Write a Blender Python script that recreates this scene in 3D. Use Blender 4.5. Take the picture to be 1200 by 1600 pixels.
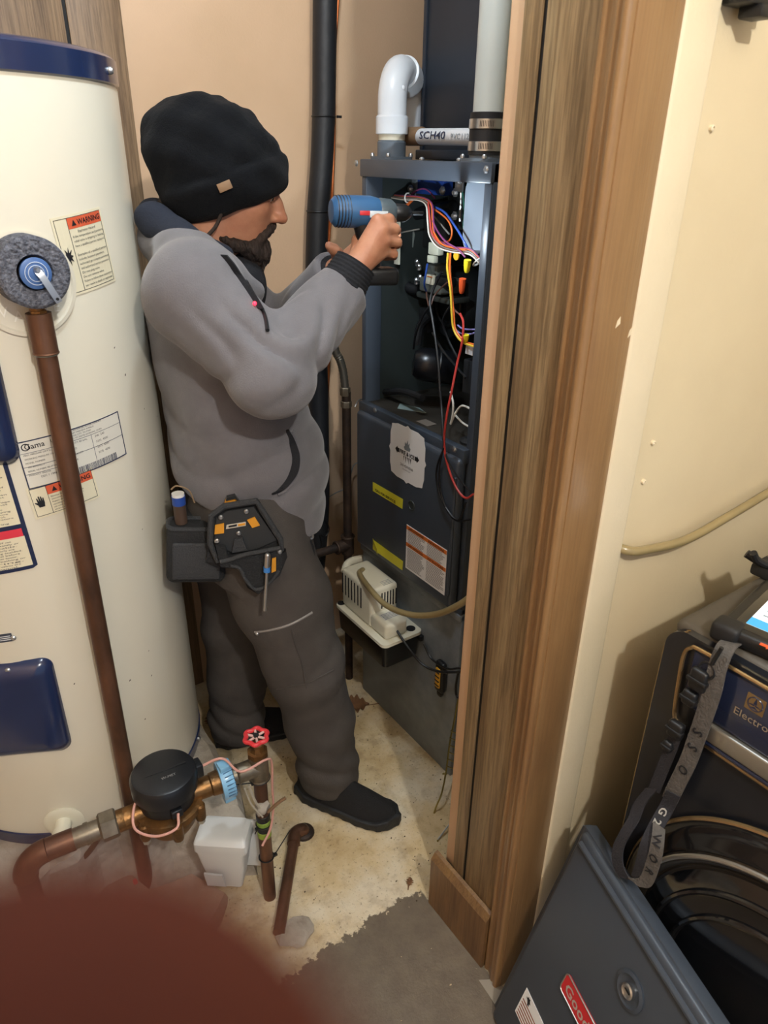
import bpy, bmesh, math, random
import numpy as np
from mathutils import Vector, Matrix

for _o in list(bpy.data.objects):
    bpy.data.objects.remove(_o, do_unlink=True)
S = bpy.context.scene
COL = S.collection
random.seed(7)

# ------------------------------------------------------------ camera
# room axes: x runs to the right along the back wall, y away from the viewer, z up
EYE = np.array([0.0, 0.0, 1.58])
YAW, PITCH, ROLL, FPX = 0.613683, 0.461458, 0.015103, 1126.48
_cy, _sy, _cp, _sp = math.cos(YAW), math.sin(YAW), math.cos(PITCH), math.sin(PITCH)
_F = np.array([_sy * _cp, _cy * _cp, -_sp])
_R0 = np.array([_cy, -_sy, 0.0])
_U0 = np.cross(_R0, _F)
_R = math.cos(ROLL) * _R0 + math.sin(ROLL) * _U0
_U = -math.sin(ROLL) * _R0 + math.cos(ROLL) * _U0
cam_d = bpy.data.cameras.new('camera')
cam = bpy.data.objects.new('camera', cam_d)
COL.objects.link(cam)
m = Matrix.Identity(4)
for i in range(3):
    m[i][0], m[i][1], m[i][2], m[i][3] = _R[i], _U[i], -_F[i], EYE[i]
cam.matrix_world = m
cam_d.sensor_width = 36.0
cam_d.lens = FPX / 1600 * 36.0
cam_d.clip_start = 0.005
cam_d.dof.use_dof = True
cam_d.dof.focus_distance = 1.55
cam_d.dof.aperture_fstop = 8.0
S.camera = cam

# ------------------------------------------------------------ world, lights, exposure
W = bpy.data.worlds.new('world')
S.world = W
W.use_nodes = True
bg = W.node_tree.nodes['Background']
bg.inputs[0].default_value = (0.66, 0.78, 1.0, 1)
bg.inputs[1].default_value = 0.55
S.view_settings.view_transform = 'Standard'
S.view_settings.look = 'None'
S.view_settings.gamma = 1.0
S.view_settings.use_curve_mapping = False
S.view_settings.exposure = 0.0
ld = bpy.data.lights.new('ceiling_bulb_light', 'POINT')
ld.energy = 98
ld.color = (1.0, 0.965, 0.91)
ld.shadow_soft_size = 0.035
lo = bpy.data.objects.new('ceiling_bulb_light', ld)
COL.objects.link(lo)
lo.location = (0.12, -0.80, 2.46)
# cool bulb over the furnace corner
ld2 = bpy.data.lights.new('closet_bulb_light', 'POINT')
ld2.energy = 29
ld2.color = (0.76, 0.88, 1.0)
ld2.shadow_soft_size = 0.03
lo2 = bpy.data.objects.new('closet_bulb_light', ld2)
COL.objects.link(lo2)
lo2.location = (0.52, 0.92, 2.44)

# ------------------------------------------------------------ pixel rays (photo frame 1200x1600) -> points on real planes
def ray(u, v):
    d = (u - 600) * _R - (v - 800) * _U + FPX * _F
    return d / np.linalg.norm(d)
def on(u, v, ax, val):
    d = ray(u, v); i = 'xyz'.index(ax)
    return EYE + d * ((val - EYE[i]) / d[i])
def onpl(u, v, p, n):
    d = ray(u, v); n = np.array(n, float)
    return EYE + d * (((np.array(p) - EYE) @ n) / (d @ n))

# ------------------------------------------------------------ geometry helpers: a geo is (verts Nx3, faces)
def J(*gs):
    V, F, k = [], [], 0
    for v, f in gs:
        v = np.asarray(v, float).reshape(-1, 3)
        V.append(v); F += [tuple(i + k for i in q) for q in f]; k += len(v)
    return (np.concatenate(V), F)
def from_bm(bm):
    bm.verts.index_update()
    g = (np.array([v.co[:] for v in bm.verts]), [tuple(v.index for v in f.verts) for f in bm.faces])
    bm.free()
    return g
def bx(x0, x1, y0, y1, z0, z1, b=0.0, seg=2):
    bm = bmesh.new()
    bmesh.ops.create_cube(bm, size=1.0)
    for v in bm.verts:
        v.co = ((x0 + x1) / 2 + v.co.x * abs(x1 - x0), (y0 + y1) / 2 + v.co.y * abs(y1 - y0), (z0 + z1) / 2 + v.co.z * abs(z1 - z0))
    if b > 0:
        bmesh.ops.bevel(bm, geom=list(bm.edges), offset=b, segments=seg, profile=0.5, affect='EDGES')
    return from_bm(bm)
def frame(o, ux, uy, uz=None):
    ux = np.array(ux, float); uy = np.array(uy, float)
    ux /= np.linalg.norm(ux); uy = uy - ux * (ux @ uy); uy /= np.linalg.norm(uy)
    uz = np.cross(ux, uy)
    return np.array(o, float), np.stack([ux, uy, uz])
def tf(g, fr):
    o, A = fr
    return (np.asarray(g[0]) @ A + o, g[1])
def mv(g, d):
    return (np.asarray(g[0]) + np.array(d, float), g[1])
def perp(d):
    d = np.array(d, float); d /= np.linalg.norm(d)
    a = np.array([0, 0, 1.0]) if abs(d[2]) < 0.9 else np.array([1.0, 0, 0])
    u = np.cross(a, d); u /= np.linalg.norm(u)
    return u, np.cross(d, u)
def tube(path, r, n=10, cap=True, closed=False, flat=1.0):
    P = np.array([np.array(p, float) for p in path]); m_ = len(P)
    r = np.full(m_, r, float) if np.isscalar(r) else np.array(r, float)
    T = np.gradient(P, axis=0)
    if closed:
        T = np.roll(P, -1, 0) - np.roll(P, 1, 0)
    T /= np.maximum(np.linalg.norm(T, axis=1, keepdims=True), 1e-9)
    u, w = perp(T[0]); V = []
    for i in range(m_):
        u = u - T[i] * (u @ T[i]); u /= max(np.linalg.norm(u), 1e-9); w = np.cross(T[i], u)
        for k in range(n):
            a = 2 * math.pi * k / n
            V.append(P[i] + r[i] * (math.cos(a) * u + flat * math.sin(a) * w))
    F = []
    for i in range(m_ if closed else m_ - 1):
        j = (i + 1) % m_
        for k in range(n):
            l = (k + 1) % n
            F.append((i * n + k, i * n + l, j * n + l, j * n + k))
    if cap and not closed:
        F.append(tuple(range(n - 1, -1, -1))); F.append(tuple((m_ - 1) * n + k for k in range(n)))
    return (np.array(V), F)
def cyl(p0, p1, r0, r1=None, n=24):
    return tube([p0, p1], [r0, r0 if r1 is None else r1], n)
def cr(pts, k=8):
    P = [np.array(p, float) for p in pts]
    P = [2 * P[0] - P[1]] + P + [2 * P[-1] - P[-2]]
    out = []
    for i in range(1, len(P) - 2):
        for j in range(k):
            t = j / k
            a, b, c, d = P[i - 1], P[i], P[i + 1], P[i + 2]
            out.append(0.5 * (2 * b + (c - a) * t + (2 * a - 5 * b + 4 * c - d) * t * t + (3 * b - a - 3 * c + d) * t ** 3))
    out.append(P[-2])
    return out
def wire(pts, r, n=6, k=6):
    return tube(cr(pts, k), r, n)
def lathe(prof, o, ax, n=32):
    d = np.array(ax, float); d /= np.linalg.norm(d); u, w = perp(d); o = np.array(o, float)
    V, F = [], []
    for r, h in prof:
        for k in range(n):
            a = 2 * math.pi * k / n
            V.append(o + d * h + r * (math.cos(a) * u + math.sin(a) * w))
    for i in range(len(prof) - 1):
        for k in range(n):
            l = (k + 1) % n
            F.append((i * n + k, i * n + l, (i + 1) * n + l, (i + 1) * n + k))
    if prof[0][0] > 1e-6: F.append(tuple(range(n - 1, -1, -1)))
    if prof[-1][0] > 1e-6: F.append(tuple((len(prof) - 1) * n + k for k in range(n)))
    return (np.array(V), F)
def prism(poly, fr, t):
    """poly in the frame's u,v plane, thickness t along the frame normal"""
    bm = bmesh.new()
    vs = [bm.verts.new((p[0], p[1], 0)) for p in poly]
    f = bm.faces.new(vs)
    r = bmesh.ops.extrude_face_region(bm, geom=[f])
    for e in r['geom']:
        if isinstance(e, bmesh.types.BMVert): e.co.z += t
    bmesh.ops.recalc_face_normals(bm, faces=list(bm.faces))
    return tf(from_bm(bm), fr)
def rrect(w, h, r, n=5, cx=0, cy=0):
    P = []
    for sx, sy, a0 in ((1, 1, 0), (-1, 1, 90), (-1, -1, 180), (1, -1, 270)):
        for k in range(n + 1):
            a = math.radians(a0 + 90 * k / n)
            P.append((cx + sx * (w / 2 - r) + r * math.cos(a), cy + sy * (h / 2 - r) + r * math.sin(a)))
    return P
def torus(c, ax, R_, r, n=40, m_=10):
    u, w = perp(ax); c = np.array(c, float)
    return tube([c + R_ * (math.cos(2 * math.pi * k / n) * u + math.sin(2 * math.pi * k / n) * w) for k in range(n)], r, m_, closed=True)
def ball(c, r, n=12, sc=(1, 1, 1)):
    P = [(max(r * math.sin(math.pi * i / n), 1e-7), -r * math.cos(math.pi * i / n)) for i in range(n + 1)]
    g = lathe(P, (0, 0, 0), (0, 0, 1), n * 2)
    return (g[0] * np.array(sc) + np.array(c, float), g[1])
def ribbon(path, across, w, t):
    P = np.array([np.array(p, float) for p in path]); A = np.array(across, float)
    if A.ndim == 1: A = np.tile(A, (len(P), 1))
    T = np.gradient(P, axis=0); V, F = [], []
    for i in range(len(P)):
        a = A[i] / np.linalg.norm(A[i]); nn = np.cross(T[i], a); nn /= np.linalg.norm(nn)
        ww = w if np.isscalar(w) else w[i]
        for s, q in ((-1, -1), (1, -1), (1, 1), (-1, 1)):
            V.append(P[i] + a * s * ww / 2 + nn * q * t / 2)
    for i in range(len(P) - 1):
        for k in range(4):
            l = (k + 1) % 4
            F.append((i * 4 + k, i * 4 + l, i * 4 + 4 + l, i * 4 + 4 + k))
    F.append((3, 2, 1, 0)); e = (len(P) - 1) * 4; F.append((e, e + 1, e + 2, e + 3))
    return (np.array(V), F)
_txt = {}
def text(s, size, fr=None, depth=0.0004, align='LEFT', width=None, bold=0.0):
    """flat lettering as a mesh; origin at the baseline start, size = cap height"""
    key = (s, align, round(bold, 3))
    if key not in _txt:
        c = bpy.data.curves.new('t', 'FONT'); c.body = s; c.align_x = align; c.resolution_u = 2; c.offset = bold
        o = bpy.data.objects.new('t', c); COL.objects.link(o)
        bpy.context.view_layer.update()
        me = bpy.data.meshes.new_from_object(o.evaluated_get(bpy.context.evaluated_depsgraph_get()))
        V = np.array([v.co[:] for v in me.vertices]).reshape(-1, 3); F = [tuple(p.vertices) for p in me.polygons]
        bpy.data.objects.remove(o); bpy.data.curves.remove(c); bpy.data.meshes.remove(me)
        _txt[key] = (V, F)
    V, F = _txt[key]
    V = V * (size / 0.72)
    if width is not None and len(V):
        V = V * np.array([width / max(np.ptp(V[:, 0]), 1e-6), 1, 1])
    V = V + np.array([0, 0, depth])
    return tf((V, F), fr) if fr is not None else (V, F)

# ------------------------------------------------------------ object helpers
_loc = {}
def link(name, geo, mat, parent=None, smooth=True, ang=35, kind=None, label=None):
    V = np.asarray(geo[0], float).reshape(-1, 3)
    lo_, hi_ = V.min(0), V.max(0)
    c = (lo_ + hi_) / 2
    if parent is None: c = np.array([c[0], c[1], lo_[2]])
    me = bpy.data.meshes.new(name)
    me.from_pydata((V - c).tolist(), [], geo[1])
    me.validate()
    if smooth:
        me.polygons.foreach_set('use_smooth', [True] * len(me.polygons))
        me.set_sharp_from_angle(angle=math.radians(ang))
    me.materials.append(mat)
    o = bpy.data.objects.new(name, me)
    COL.objects.link(o)
    pl = _loc[parent.name] if parent is not None else np.zeros(3)
    o.location = c - pl
    if parent is not None: o.parent = parent
    _loc[o.name] = c
    if kind: o['kind'] = kind
    if label: o['label'] = label
    return o
def tag(o, label, cat, group=None):
    o['label'] = label; o['category'] = cat
    if group: o['group'] = group
    return o
def thing(name, label, cat, loc, group=None):
    o = bpy.data.objects.new(name, None)
    o.empty_display_size = 0.02
    COL.objects.link(o); o.location = loc
    _loc[o.name] = np.array(loc, float)
    return tag(o, label, cat, group)
def struct(name, geo, mat, **k):
    o = link(name, geo, mat, **k); o['kind'] = 'structure'; return o

# ------------------------------------------------------------ materials
_m = {}
def lin(c):
    if isinstance(c, str):
        c = tuple(int(c[i:i + 2], 16) / 255 for i in (0, 2, 4))
    return tuple((x / 12.92 if x <= 0.04045 else ((x + 0.055) / 1.055) ** 2.4) for x in c[:3]) + (1,)
def M(name, col, rough=0.5, metal=0.0, var=0.0, vs=8.0, col2=None, bump=0.0, bs=60.0, coat=0.0, stretch=(1, 1, 1), sss=0.0,
      trans=0.0, emit=0.0, spec=0.5, sheen=0.0, rvar=0.0):
    if name in _m: return _m[name]
    mt = bpy.data.materials.new(name); mt.use_nodes = True
    nt = mt.node_tree; N = nt.nodes; L = nt.links; b = N['Principled BSDF']
    c1 = lin(col)
    b.inputs['Base Color'].default_value = c1
    b.inputs['Roughness'].default_value = rough
    b.inputs['Metallic'].default_value = metal
    b.inputs['Specular IOR Level'].default_value = spec
    b.inputs['Coat Weight'].default_value = coat
    b.inputs['Coat Roughness'].default_value = 0.15
    b.inputs['Transmission Weight'].default_value = trans
    b.inputs['Sheen Weight'].default_value = sheen
    if sss:
        b.inputs['Subsurface Weight'].default_value = sss
        b.inputs['Subsurface Radius'].default_value = (0.012, 0.004, 0.002)
        b.inputs['Subsurface Scale'].default_value = 1.0
    if emit:
        b.inputs['Emission Color'].default_value = c1; b.inputs['Emission Strength'].default_value = emit
    tc = N.new('ShaderNodeTexCoord'); mp = N.new('ShaderNodeMapping'); mp.inputs['Scale'].default_value = stretch
    L.new(tc.outputs['Object'], mp.inputs[0])
    if col2 is not None or var > 0 or rvar > 0:
        nz = N.new('ShaderNodeTexNoise'); nz.inputs['Scale'].default_value = vs; nz.inputs['Detail'].default_value = 6; nz.inputs['Roughness'].default_value = 0.6
        L.new(mp.outputs[0], nz.inputs['Vector'])
        if col2 is not None or var > 0:
            rp = N.new('ShaderNodeValToRGB')
            c2 = lin(col2) if col2 is not None else tuple(x * (1 - var) for x in c1[:3]) + (1,)
            rp.color_ramp.elements[0].position = 0.32; rp.color_ramp.elements[1].position = 0.68
            rp.color_ramp.elements[0].color = c2
            rp.color_ramp.elements[1].color = c1
            L.new(nz.outputs[0], rp.inputs[0]); L.new(rp.outputs[0], b.inputs['Base Color'])
        if rvar > 0:
            mr = N.new('ShaderNodeMapRange'); mr.inputs[3].default_value = max(rough - rvar, 0.02); mr.inputs[4].default_value = min(rough + rvar, 1)
            L.new(nz.outputs[0], mr.inputs[0]); L.new(mr.outputs[0], b.inputs['Roughness'])
    if bump > 0:
        n2 = N.new('ShaderNodeTexNoise'); n2.inputs['Scale'].default_value = bs; n2.inputs['Detail'].default_value = 5
        L.new(mp.outputs[0], n2.inputs['Vector'])
        bp_ = N.new('ShaderNodeBump'); bp_.inputs['Strength'].default_value = bump; bp_.inputs['Distance'].default_value = 0.01
        L.new(n2.outputs[0], bp_.inputs['Height']); L.new(bp_.outputs[0], b.inputs['Normal'])
    _m[name] = mt
    return mt
def ramp(nt, fac, stops):
    r = nt.nodes.new('ShaderNodeValToRGB'); e = r.color_ramp.elements
    while len(e) < len(stops): e.new(0.5)
    for k, (p, c) in enumerate(stops):
        e[k].position = p; e[k].color = lin(c)
    nt.links.new(fac, r.inputs[0]); return r.outputs[0]
def noise(nt, vec, scale, detail=6, rough=0.6):
    n = nt.nodes.new('ShaderNodeTexNoise'); n.inputs['Scale'].default_value = scale; n.inputs['Detail'].default_value = detail; n.inputs['Roughness'].default_value = rough
    nt.links.new(vec, n.inputs['Vector']); return n.outputs[0]
def mathn(nt, op, a, b=None, clamp=False):
    n = nt.nodes.new('ShaderNodeMath'); n.operation = op; n.use_clamp = clamp
    for i, x in enumerate((a, b)):
        if x is None: continue
        if isinstance(x, (int, float)): n.inputs[i].default_value = x
        else: nt.links.new(x, n.inputs[i])
    return n.outputs[0]
def mixc(nt, fac, a, b, mode='MIX'):
    n = nt.nodes.new('ShaderNodeMix'); n.data_type = 'RGBA'; n.blend_type = mode
    for s, x in ((0, fac), (6, a), (7, b)):
        if isinstance(x, (int, float)): n.inputs[s].default_value = x
        elif isinstance(x, (str, tuple)): n.inputs[s].default_value = lin(x)
        else: nt.links.new(x, n.inputs[s])
    return n.outputs[2]
def mapping(nt, scale, world=False):
    if world:
        g = nt.nodes.new('ShaderNodeNewGeometry').outputs['Position']
    else:
        g = nt.nodes.new('ShaderNodeTexCoord').outputs['Object']
    mp = nt.nodes.new('ShaderNodeMapping'); mp.inputs['Scale'].default_value = scale
    nt.links.new(g, mp.inputs[0]); return mp.outputs[0], g
def wood(name, dark, mid, light, rough, coat=0.0, grain=1.0, fine=0.75):
    mt = M(name, mid, rough, coat=coat); nt = mt.node_tree; b = nt.nodes['Principled BSDF']
    v, g = mapping(nt, (26 * grain, 26 * grain, 1.6))
    v2, _ = mapping(nt, (150, 150, 5))
    a = noise(nt, v, 1.3, 8, 0.62); f = noise(nt, v2, 1.6, 4, 0.7)
    c = ramp(nt, a, [(0.3, dark), (0.5, mid), (0.72, light)])
    fl = ramp(nt, f, [(0.40, '5a4a3a'), (0.56, 'ffffff')])
    c = mixc(nt, fine, c, fl, 'MULTIPLY')
    nt.links.new(c, b.inputs['Base Color'])
    bp_ = nt.nodes.new('ShaderNodeBump'); bp_.inputs['Strength'].default_value = 0.25; bp_.inputs['Distance'].default_value = 0.003
    nt.links.new(f, bp_.inputs['Height']); nt.links.new(bp_.outputs[0], b.inputs['Normal'])
    return mt
def paint(name, c1, c2, rough=0.55, patch=2.2, bump=0.12):
    mt = M(name, c1, rough); nt = mt.node_tree; b = nt.nodes['Principled BSDF']
    v, g = mapping(nt, (1, 1, 1), True)
    a = noise(nt, v, patch, 4); f = noise(nt, v, 140, 3)
    nt.links.new(ramp(nt, a, [(0.35, c2), (0.62, c1)]), b.inputs['Base Color'])
    bp_ = nt.nodes.new('ShaderNodeBump'); bp_.inputs['Strength'].default_value = bump; bp_.inputs['Distance'].default_value = 0.004
    nt.links.new(f, bp_.inputs['Height']); nt.links.new(bp_.outputs[0], b.inputs['Normal'])
    return mt

WOOD = wood('panel_wood', '6a563c', '8c7555', '9c8866', 0.42, fine=.45)
WOOD_B = wood('panel_wood_back', '6b5540', '8a7055', '9d8264', 0.5, fine=.4)
CASING = wood('casing_wood', '7a5a3a', '8c6b46', '987852', 0.36, 0.3, 0.35, 0.12)
BASEW = wood('base_wood', '5c4228', '7a5c3c', '87683f', 0.45, 0.1, 0.6, 0.3)
PEACH = paint('peach_paint', 'd9b796', 'cfae8c')
CREAMW = paint('cream_paint', 'dccdab', 'd6c6a4', 0.6)
WHITEW = paint('corner_paint', 'e6d9bd', 'dccfb0', 0.5)
CEIL = paint('ceiling_paint', 'e4ded0', 'dad4c6', 0.8)
BLACKP = M('black_plastic', '17181a', 0.42, bump=0.05, bs=300)
BLACKM = M('matte_black', '0e0f11', 0.7)
RUBBER = M('black_rubber', '16171a', 0.6)
COPPER = M('aged_copper', '77533f', 0.42, 0.55, col2='4f3a2e', vs=14, rvar=0.12, stretch=(1, 1, 0.5))
BRASS = M('bronze_brass', '8a6236', 0.4, 0.75, col2='5a4630', vs=30, bump=0.1, bs=150)
PEWTER = M('dull_brass', '8b8272', 0.42, 0.7, col2='6b6151', vs=30)
IRON = M('black_iron', '2a2320', 0.6, 0.5, col2='4a382c', vs=22, bump=0.15, bs=120)
GALV = M('galvanised', '868e95', 0.45, 0.3, col2='737b82', vs=24, rvar=0.12)
STEEL = M('bright_steel', 'c4c6c8', 0.28, 0.95)
ZINC = M('zinc_screw', 'b8bcc0', 0.35, 0.9)
FURN = M('furnace_paint', '434b56', 0.36, 0.1, var=0.1, vs=5, bump=0.02, bs=400)
FURN_IN = M('furnace_inner', '39403f', 0.45, 0.1, var=0.25, vs=6)
DUCT = M('duct_paint', '343b46', 0.5, 0.3, var=0.15, vs=4)
PVC = M('white_pvc', 'd9dde2', 0.32, var=0.06, vs=10)
PVC_Y = M('aged_pvc', 'd8d2bf', 0.4, col2='c9bfa4', vs=16)
PVC_G = M('pale_green_pvc', 'c3c9c4', 0.36, var=0.08, vs=6)
WHITEP = M('white_plastic', 'e2e2de', 0.38, var=0.05)
CREAMP = M('cream_plastic', 'dedac6', 0.4, var=0.05)
PAPER = M('white_paper', 'e6e8ea', 0.6)
INK = M('black_ink', '16181e', 0.6)
ORANGE = M('orange_ink', 'd8742e', 0.55)
YELLOW = M('yellow_sticker', 'd8d23a', 0.5)
WY = M('yellow_plastic', 'e6d62a', 0.4)
# ============================================================ THE SETTING
def floor_mat():
    mt = M('worn_concrete_floor', 'c4b494', 0.75); nt = mt.node_tree; b = nt.nodes['Principled BSDF']; L = nt.links
    v, g = mapping(nt, (1, 1, 1), True)
    big = noise(nt, v, 5.0, 6); mid = noise(nt, v, 16, 8, 0.65); fine = noise(nt, v, 120, 5, 0.7)
    c = ramp(nt, big, [(0.30, 'b39a6e'), (0.47, 'cbb893'), (0.62, 'd6ccb6')])
    c = mixc(nt, 0.45, c, ramp(nt, mid, [(0.34, '9c8566'), (0.5, 'f4efe4'), (0.7, 'ffffff')]), 'MULTIPLY')
    c = mixc(nt, 0.8, c, ramp(nt, fine, [(0.30, '5a4c38'), (0.42, 'ffffff')]), 'MULTIPLY')
    sp = nt.nodes.new('ShaderNodeSeparateXYZ'); L.new(g, sp.inputs[0])
    edge = noise(nt, v, 9, 8, 0.7)
    en = mathn(nt, 'MULTIPLY', mathn(nt, 'SUBTRACT', edge, 0.5), 0.16)
    ylim = mathn(nt, 'SUBTRACT', 0.885, mathn(nt, 'ADD', sp.outputs[1], en))
    xlim = mathn(nt, 'SUBTRACT', 0.745, mathn(nt, 'ADD', sp.outputs[0], mathn(nt, 'MULTIPLY', en, 0.18)))
    fl = noise(nt, v, 38, 6, 0.62)
    nf = mathn(nt, 'SUBTRACT', 0.685, fl)          # flakes of lost paint
    msk = mathn(nt, 'MINIMUM', mathn(nt, 'MINIMUM', ylim, xlim), nf)
    msk = mathn(nt, 'MULTIPLY', msk, 260, True)
    pc = ramp(nt, noise(nt, v, 22, 5), [(0.35, '62574a'), (0.65, '6e6354')])
    L.new(mixc(nt, msk, c, pc), b.inputs['Base Color'])
    r = nt.nodes.new('ShaderNodeMapRange'); r.inputs[3].default_value = 0.8; r.inputs[4].default_value = 0.42
    L.new(msk, r.inputs[0]); L.new(r.outputs[0], b.inputs['Roughness'])
    bp_ = nt.nodes.new('ShaderNodeBump'); bp_.inputs['Strength'].default_value = 0.35; bp_.inputs['Distance'].default_value = 0.006
    hh = mathn(nt, 'ADD', mathn(nt, 'MULTIPLY', msk, 0.5), mathn(nt, 'ADD', mathn(nt, 'MULTIPLY', fine, 0.5), mid))
    L.new(hh, bp_.inputs['Height']); L.new(bp_.outputs[0], b.inputs['Normal'])
    return mt
CONC = M('rough_concrete', 'b5ada0', 0.85, col2='8a8174', vs=12, bump=0.6, bs=45)
struct('floor', bx(-1.0, 2.0, -1.7, 2.0, -0.12, 0.0), floor_mat())
struct('ceiling', bx(-1.0, 2.0, -1.7, 2.0, 2.66, 2.74), CEIL)
wb = struct('wall_back', bx(-1.0, 2.0, 1.893, 2.0, 0, 2.66), PEACH)
struct('wall_left', bx(-1.08, -1.0, -1.7, 2.0, 0, 2.66), PEACH)
struct('wall_right', bx(1.9, 2.0, -1.7, 1.893, 0, 2.66), CREAMW)

# dark boards on the back wall, split by a black groove (behind the heater)
XE = 0.606
gx = on(105, 45, 'y', 1.887)[0]
struct('trim_1', bx(-0.98, XE - 0.003, 1.8895, 1.894, 0.0, 2.655), BLACKM)
for x0, x1 in ((-0.98, gx - 0.42), (gx - 0.414, gx - 0.004), (gx + 0.004, XE)):
    link('panel_board', bx(x0, x1, 1.884, 1.891, 0.0, 2.655, 0.001), WOOD_B, bpy.data.objects['trim_1'])

# the short wall on the right: boarded on the heater side, moulded casing on its end
pw = struct('wall_partition', bx(0.764, 0.800, 0.618, 0.822, 0, 2.66, 0.004), PEACH)
bk = struct('trim_2', bx(0.7615, 0.7655, 0.66, 0.787, 0.0, 2.655), BLACKM)
gy = 0.754
for y0, y1 in ((gy + 0.0048, 0.789), (0.655, gy - 0.0048)):
    link('panel_board', bx(0.757, 0.763, y0, y1, 0.0, 2.655, 0.0008), WOOD, bk)
# baseboard with a sloped top edge
def ext(poly, z0, z1):
    return prism(poly, frame((0, 0, z0), (1, 0, 0), (0, 1, 0)), z1 - z0)
bb = prism([(0.756, 0), (0.738, 0), (0.738, 0.150), (0.748, 0.166), (0.756, 0.168)],
           frame((0, 0.842, 0), (1, 0, 0), (0, 0, 1)), 0.185)
struct('baseboard_partition', bb, BASEW, ang=20)
# casing profile, a colonial moulding: (x out from the boards, y towards the viewer)
prof = [(0.757, 0.6555), (0.747, 0.6555), (0.745, 0.653), (0.7455, 0.6475), (0.7475, 0.645), (0.746, 0.640), (0.7425, 0.634), (0.7385, 0.629),
        (0.7365, 0.624), (0.738, 0.6215), (0.738, 0.619), (0.7335, 0.6155), (0.733, 0.611), (0.7345, 0.6075), (0.740, 0.606),
        (0.757, 0.6055)]
struct('trim_3', ext(prof, 0.0, 2.655), CASING, ang=60)
struct('trim_4', bx(0.744, 0.824, 0.6035, 0.618, 0.0, 2.655, 0.0015), CASING)
struct('trim_5', bx(0.822, 0.889, 0.6005, 0.625, 0.0, 2.655, 0.006, 3), WHITEW)
struct('wall_laundry', bx(0.812, 1.9, 0.6095, 0.70, 0, 2.66), CREAMW)

# raised broken concrete pad under the water heater
rng = random.Random(3)
front = [(x, 1.225 + rng.uniform(-0.03, 0.025) + 0.05 * math.sin(9 * x)) for x in np.linspace(-0.85, 0.43, 26)]
side = [(0.445 + rng.uniform(-0.014, 0.014), y) for y in np.linspace(1.26, 1.55, 7)]
outline = front + side + [(0.40, 1.70), (0.33, 1.86), (-0.85, 1.86)]
bm = bmesh.new()
lv = []
for z, gout in ((0.0, 0.035), (0.06, 0.012), (0.13, -0.006), (0.185, 0.004), (0.2, -0.012)):
    lv.append([bm.verts.new((x + rng.uniform(-.008, .008) + (gout if k >= len(front) else 0), y - (gout + rng.uniform(-.012, .012) if k < len(front) else 0), z)) for k, (x, y) in enumerate(outline)])
for a, b_ in zip(lv, lv[1:]):
    for k in range(len(a)):
        l = (k + 1) % len(a)
        bm.faces.new((a[k], a[l], b_[l], b_[k]))
bm.faces.new(lv[-1])
tag(link('concrete_pad', from_bm(bm), CONC, ang=25), 'rough broken grey concrete pad raised under the water heater', 'pad')
def rock(c, r, seed, sc=(1, 1, .6)):
    q = random.Random(seed); bm = bmesh.new()
    bmesh.ops.create_icosphere(bm, subdivisions=2, radius=1)
    for v in bm.verts:
        k = 1 + q.uniform(-.22, .22); v.co = Vector((v.co.x * r * sc[0] * k, v.co.y * r * sc[1] * k, v.co.z * r * sc[2] * k))
    zmin = min(v.co.z for v in bm.verts)
    return mv(from_bm(bm), (c[0], c[1], c[2] - zmin - 0.002))
sl0 = [on(u, v, 'z', .05) for u, v in ((-60, 1440), (60, 1392), (150, 1352), (178, 1340), (232, 1392), (262, 1384), (300, 1362), (352, 1392), (340, 1420), (300, 1480), (120, 1560), (-60, 1560))]
bm = bmesh.new(); lv = []
for z, gout in ((0.0, 0.0), (0.03, .004), (0.05, 0.0)):
    lv.append([bm.verts.new((p[0] + rng.uniform(-.006, .006), p[1] + rng.uniform(-.006, .006), z)) for p in sl0])
for a, b_ in zip(lv, lv[1:]):
    for k in range(len(a)):
        l = (k + 1) % len(a); bm.faces.new((a[k], a[l], b_[l], b_[k]))
bm.faces.new(lv[-1]); bmesh.ops.recalc_face_normals(bm, faces=list(bm.faces))
tag(link('broken_slab', from_bm(bm), M('red_brown_concrete', '9a8272', .85, col2='7a6254', vs=10, bump=.5, bs=50), ang=25), 'low jagged reddish concrete slab on the floor under the meter', 'slab')
# ============================================================ WATER HEATER
HC = np.array([0.174, 1.576]); HR = 0.294; HZ = 0.2
ENAM = M('cream_enamel', 'e0dac8', 0.3, var=0.03, vs=5, coat=0.3, bump=0.015, bs=8)
NAVY = M('navy_enamel', '1e2c50', 0.22, coat=0.5, var=0.1)
LABEL = M('cream_label', 'e4dcc0', 0.5)
NAVYINK = M('navy_ink', '1b2748', 0.5)
SALMON = M('salmon_ink', 'd8603e', 0.5)
REDI = M('red_ink', 'd8384a', 0.5)
FOAM = M('speckled_foam', '3a3d48', 0.95, col2='7a7d88', vs=170, bump=0.9, bs=160)
def hsurf(ang, z, off=0.0):
    """point on the tank skin; ang in degrees, 0 faces the viewer side (-y), + to the right"""
    a = math.radians(ang)
    return np.array([HC[0] + (HR + off) * math.sin(a), HC[1] - (HR + off) * math.cos(a), z])
def hpix(u, v):
    d = ray(u, v); A = d[0] ** 2 + d[1] ** 2; Bq = d[0] * (EYE[0] - HC[0]) + d[1] * (EYE[1] - HC[1])
    Cq = (EYE[0] - HC[0]) ** 2 + (EYE[1] - HC[1]) ** 2 - HR ** 2
    t = (-Bq - math.sqrt(max(Bq * Bq - A * Cq, 0))) / A
    P = EYE + d * t
    return math.degrees(math.atan2(P[0] - HC[0], HC[1] - P[1])), P[2]
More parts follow.
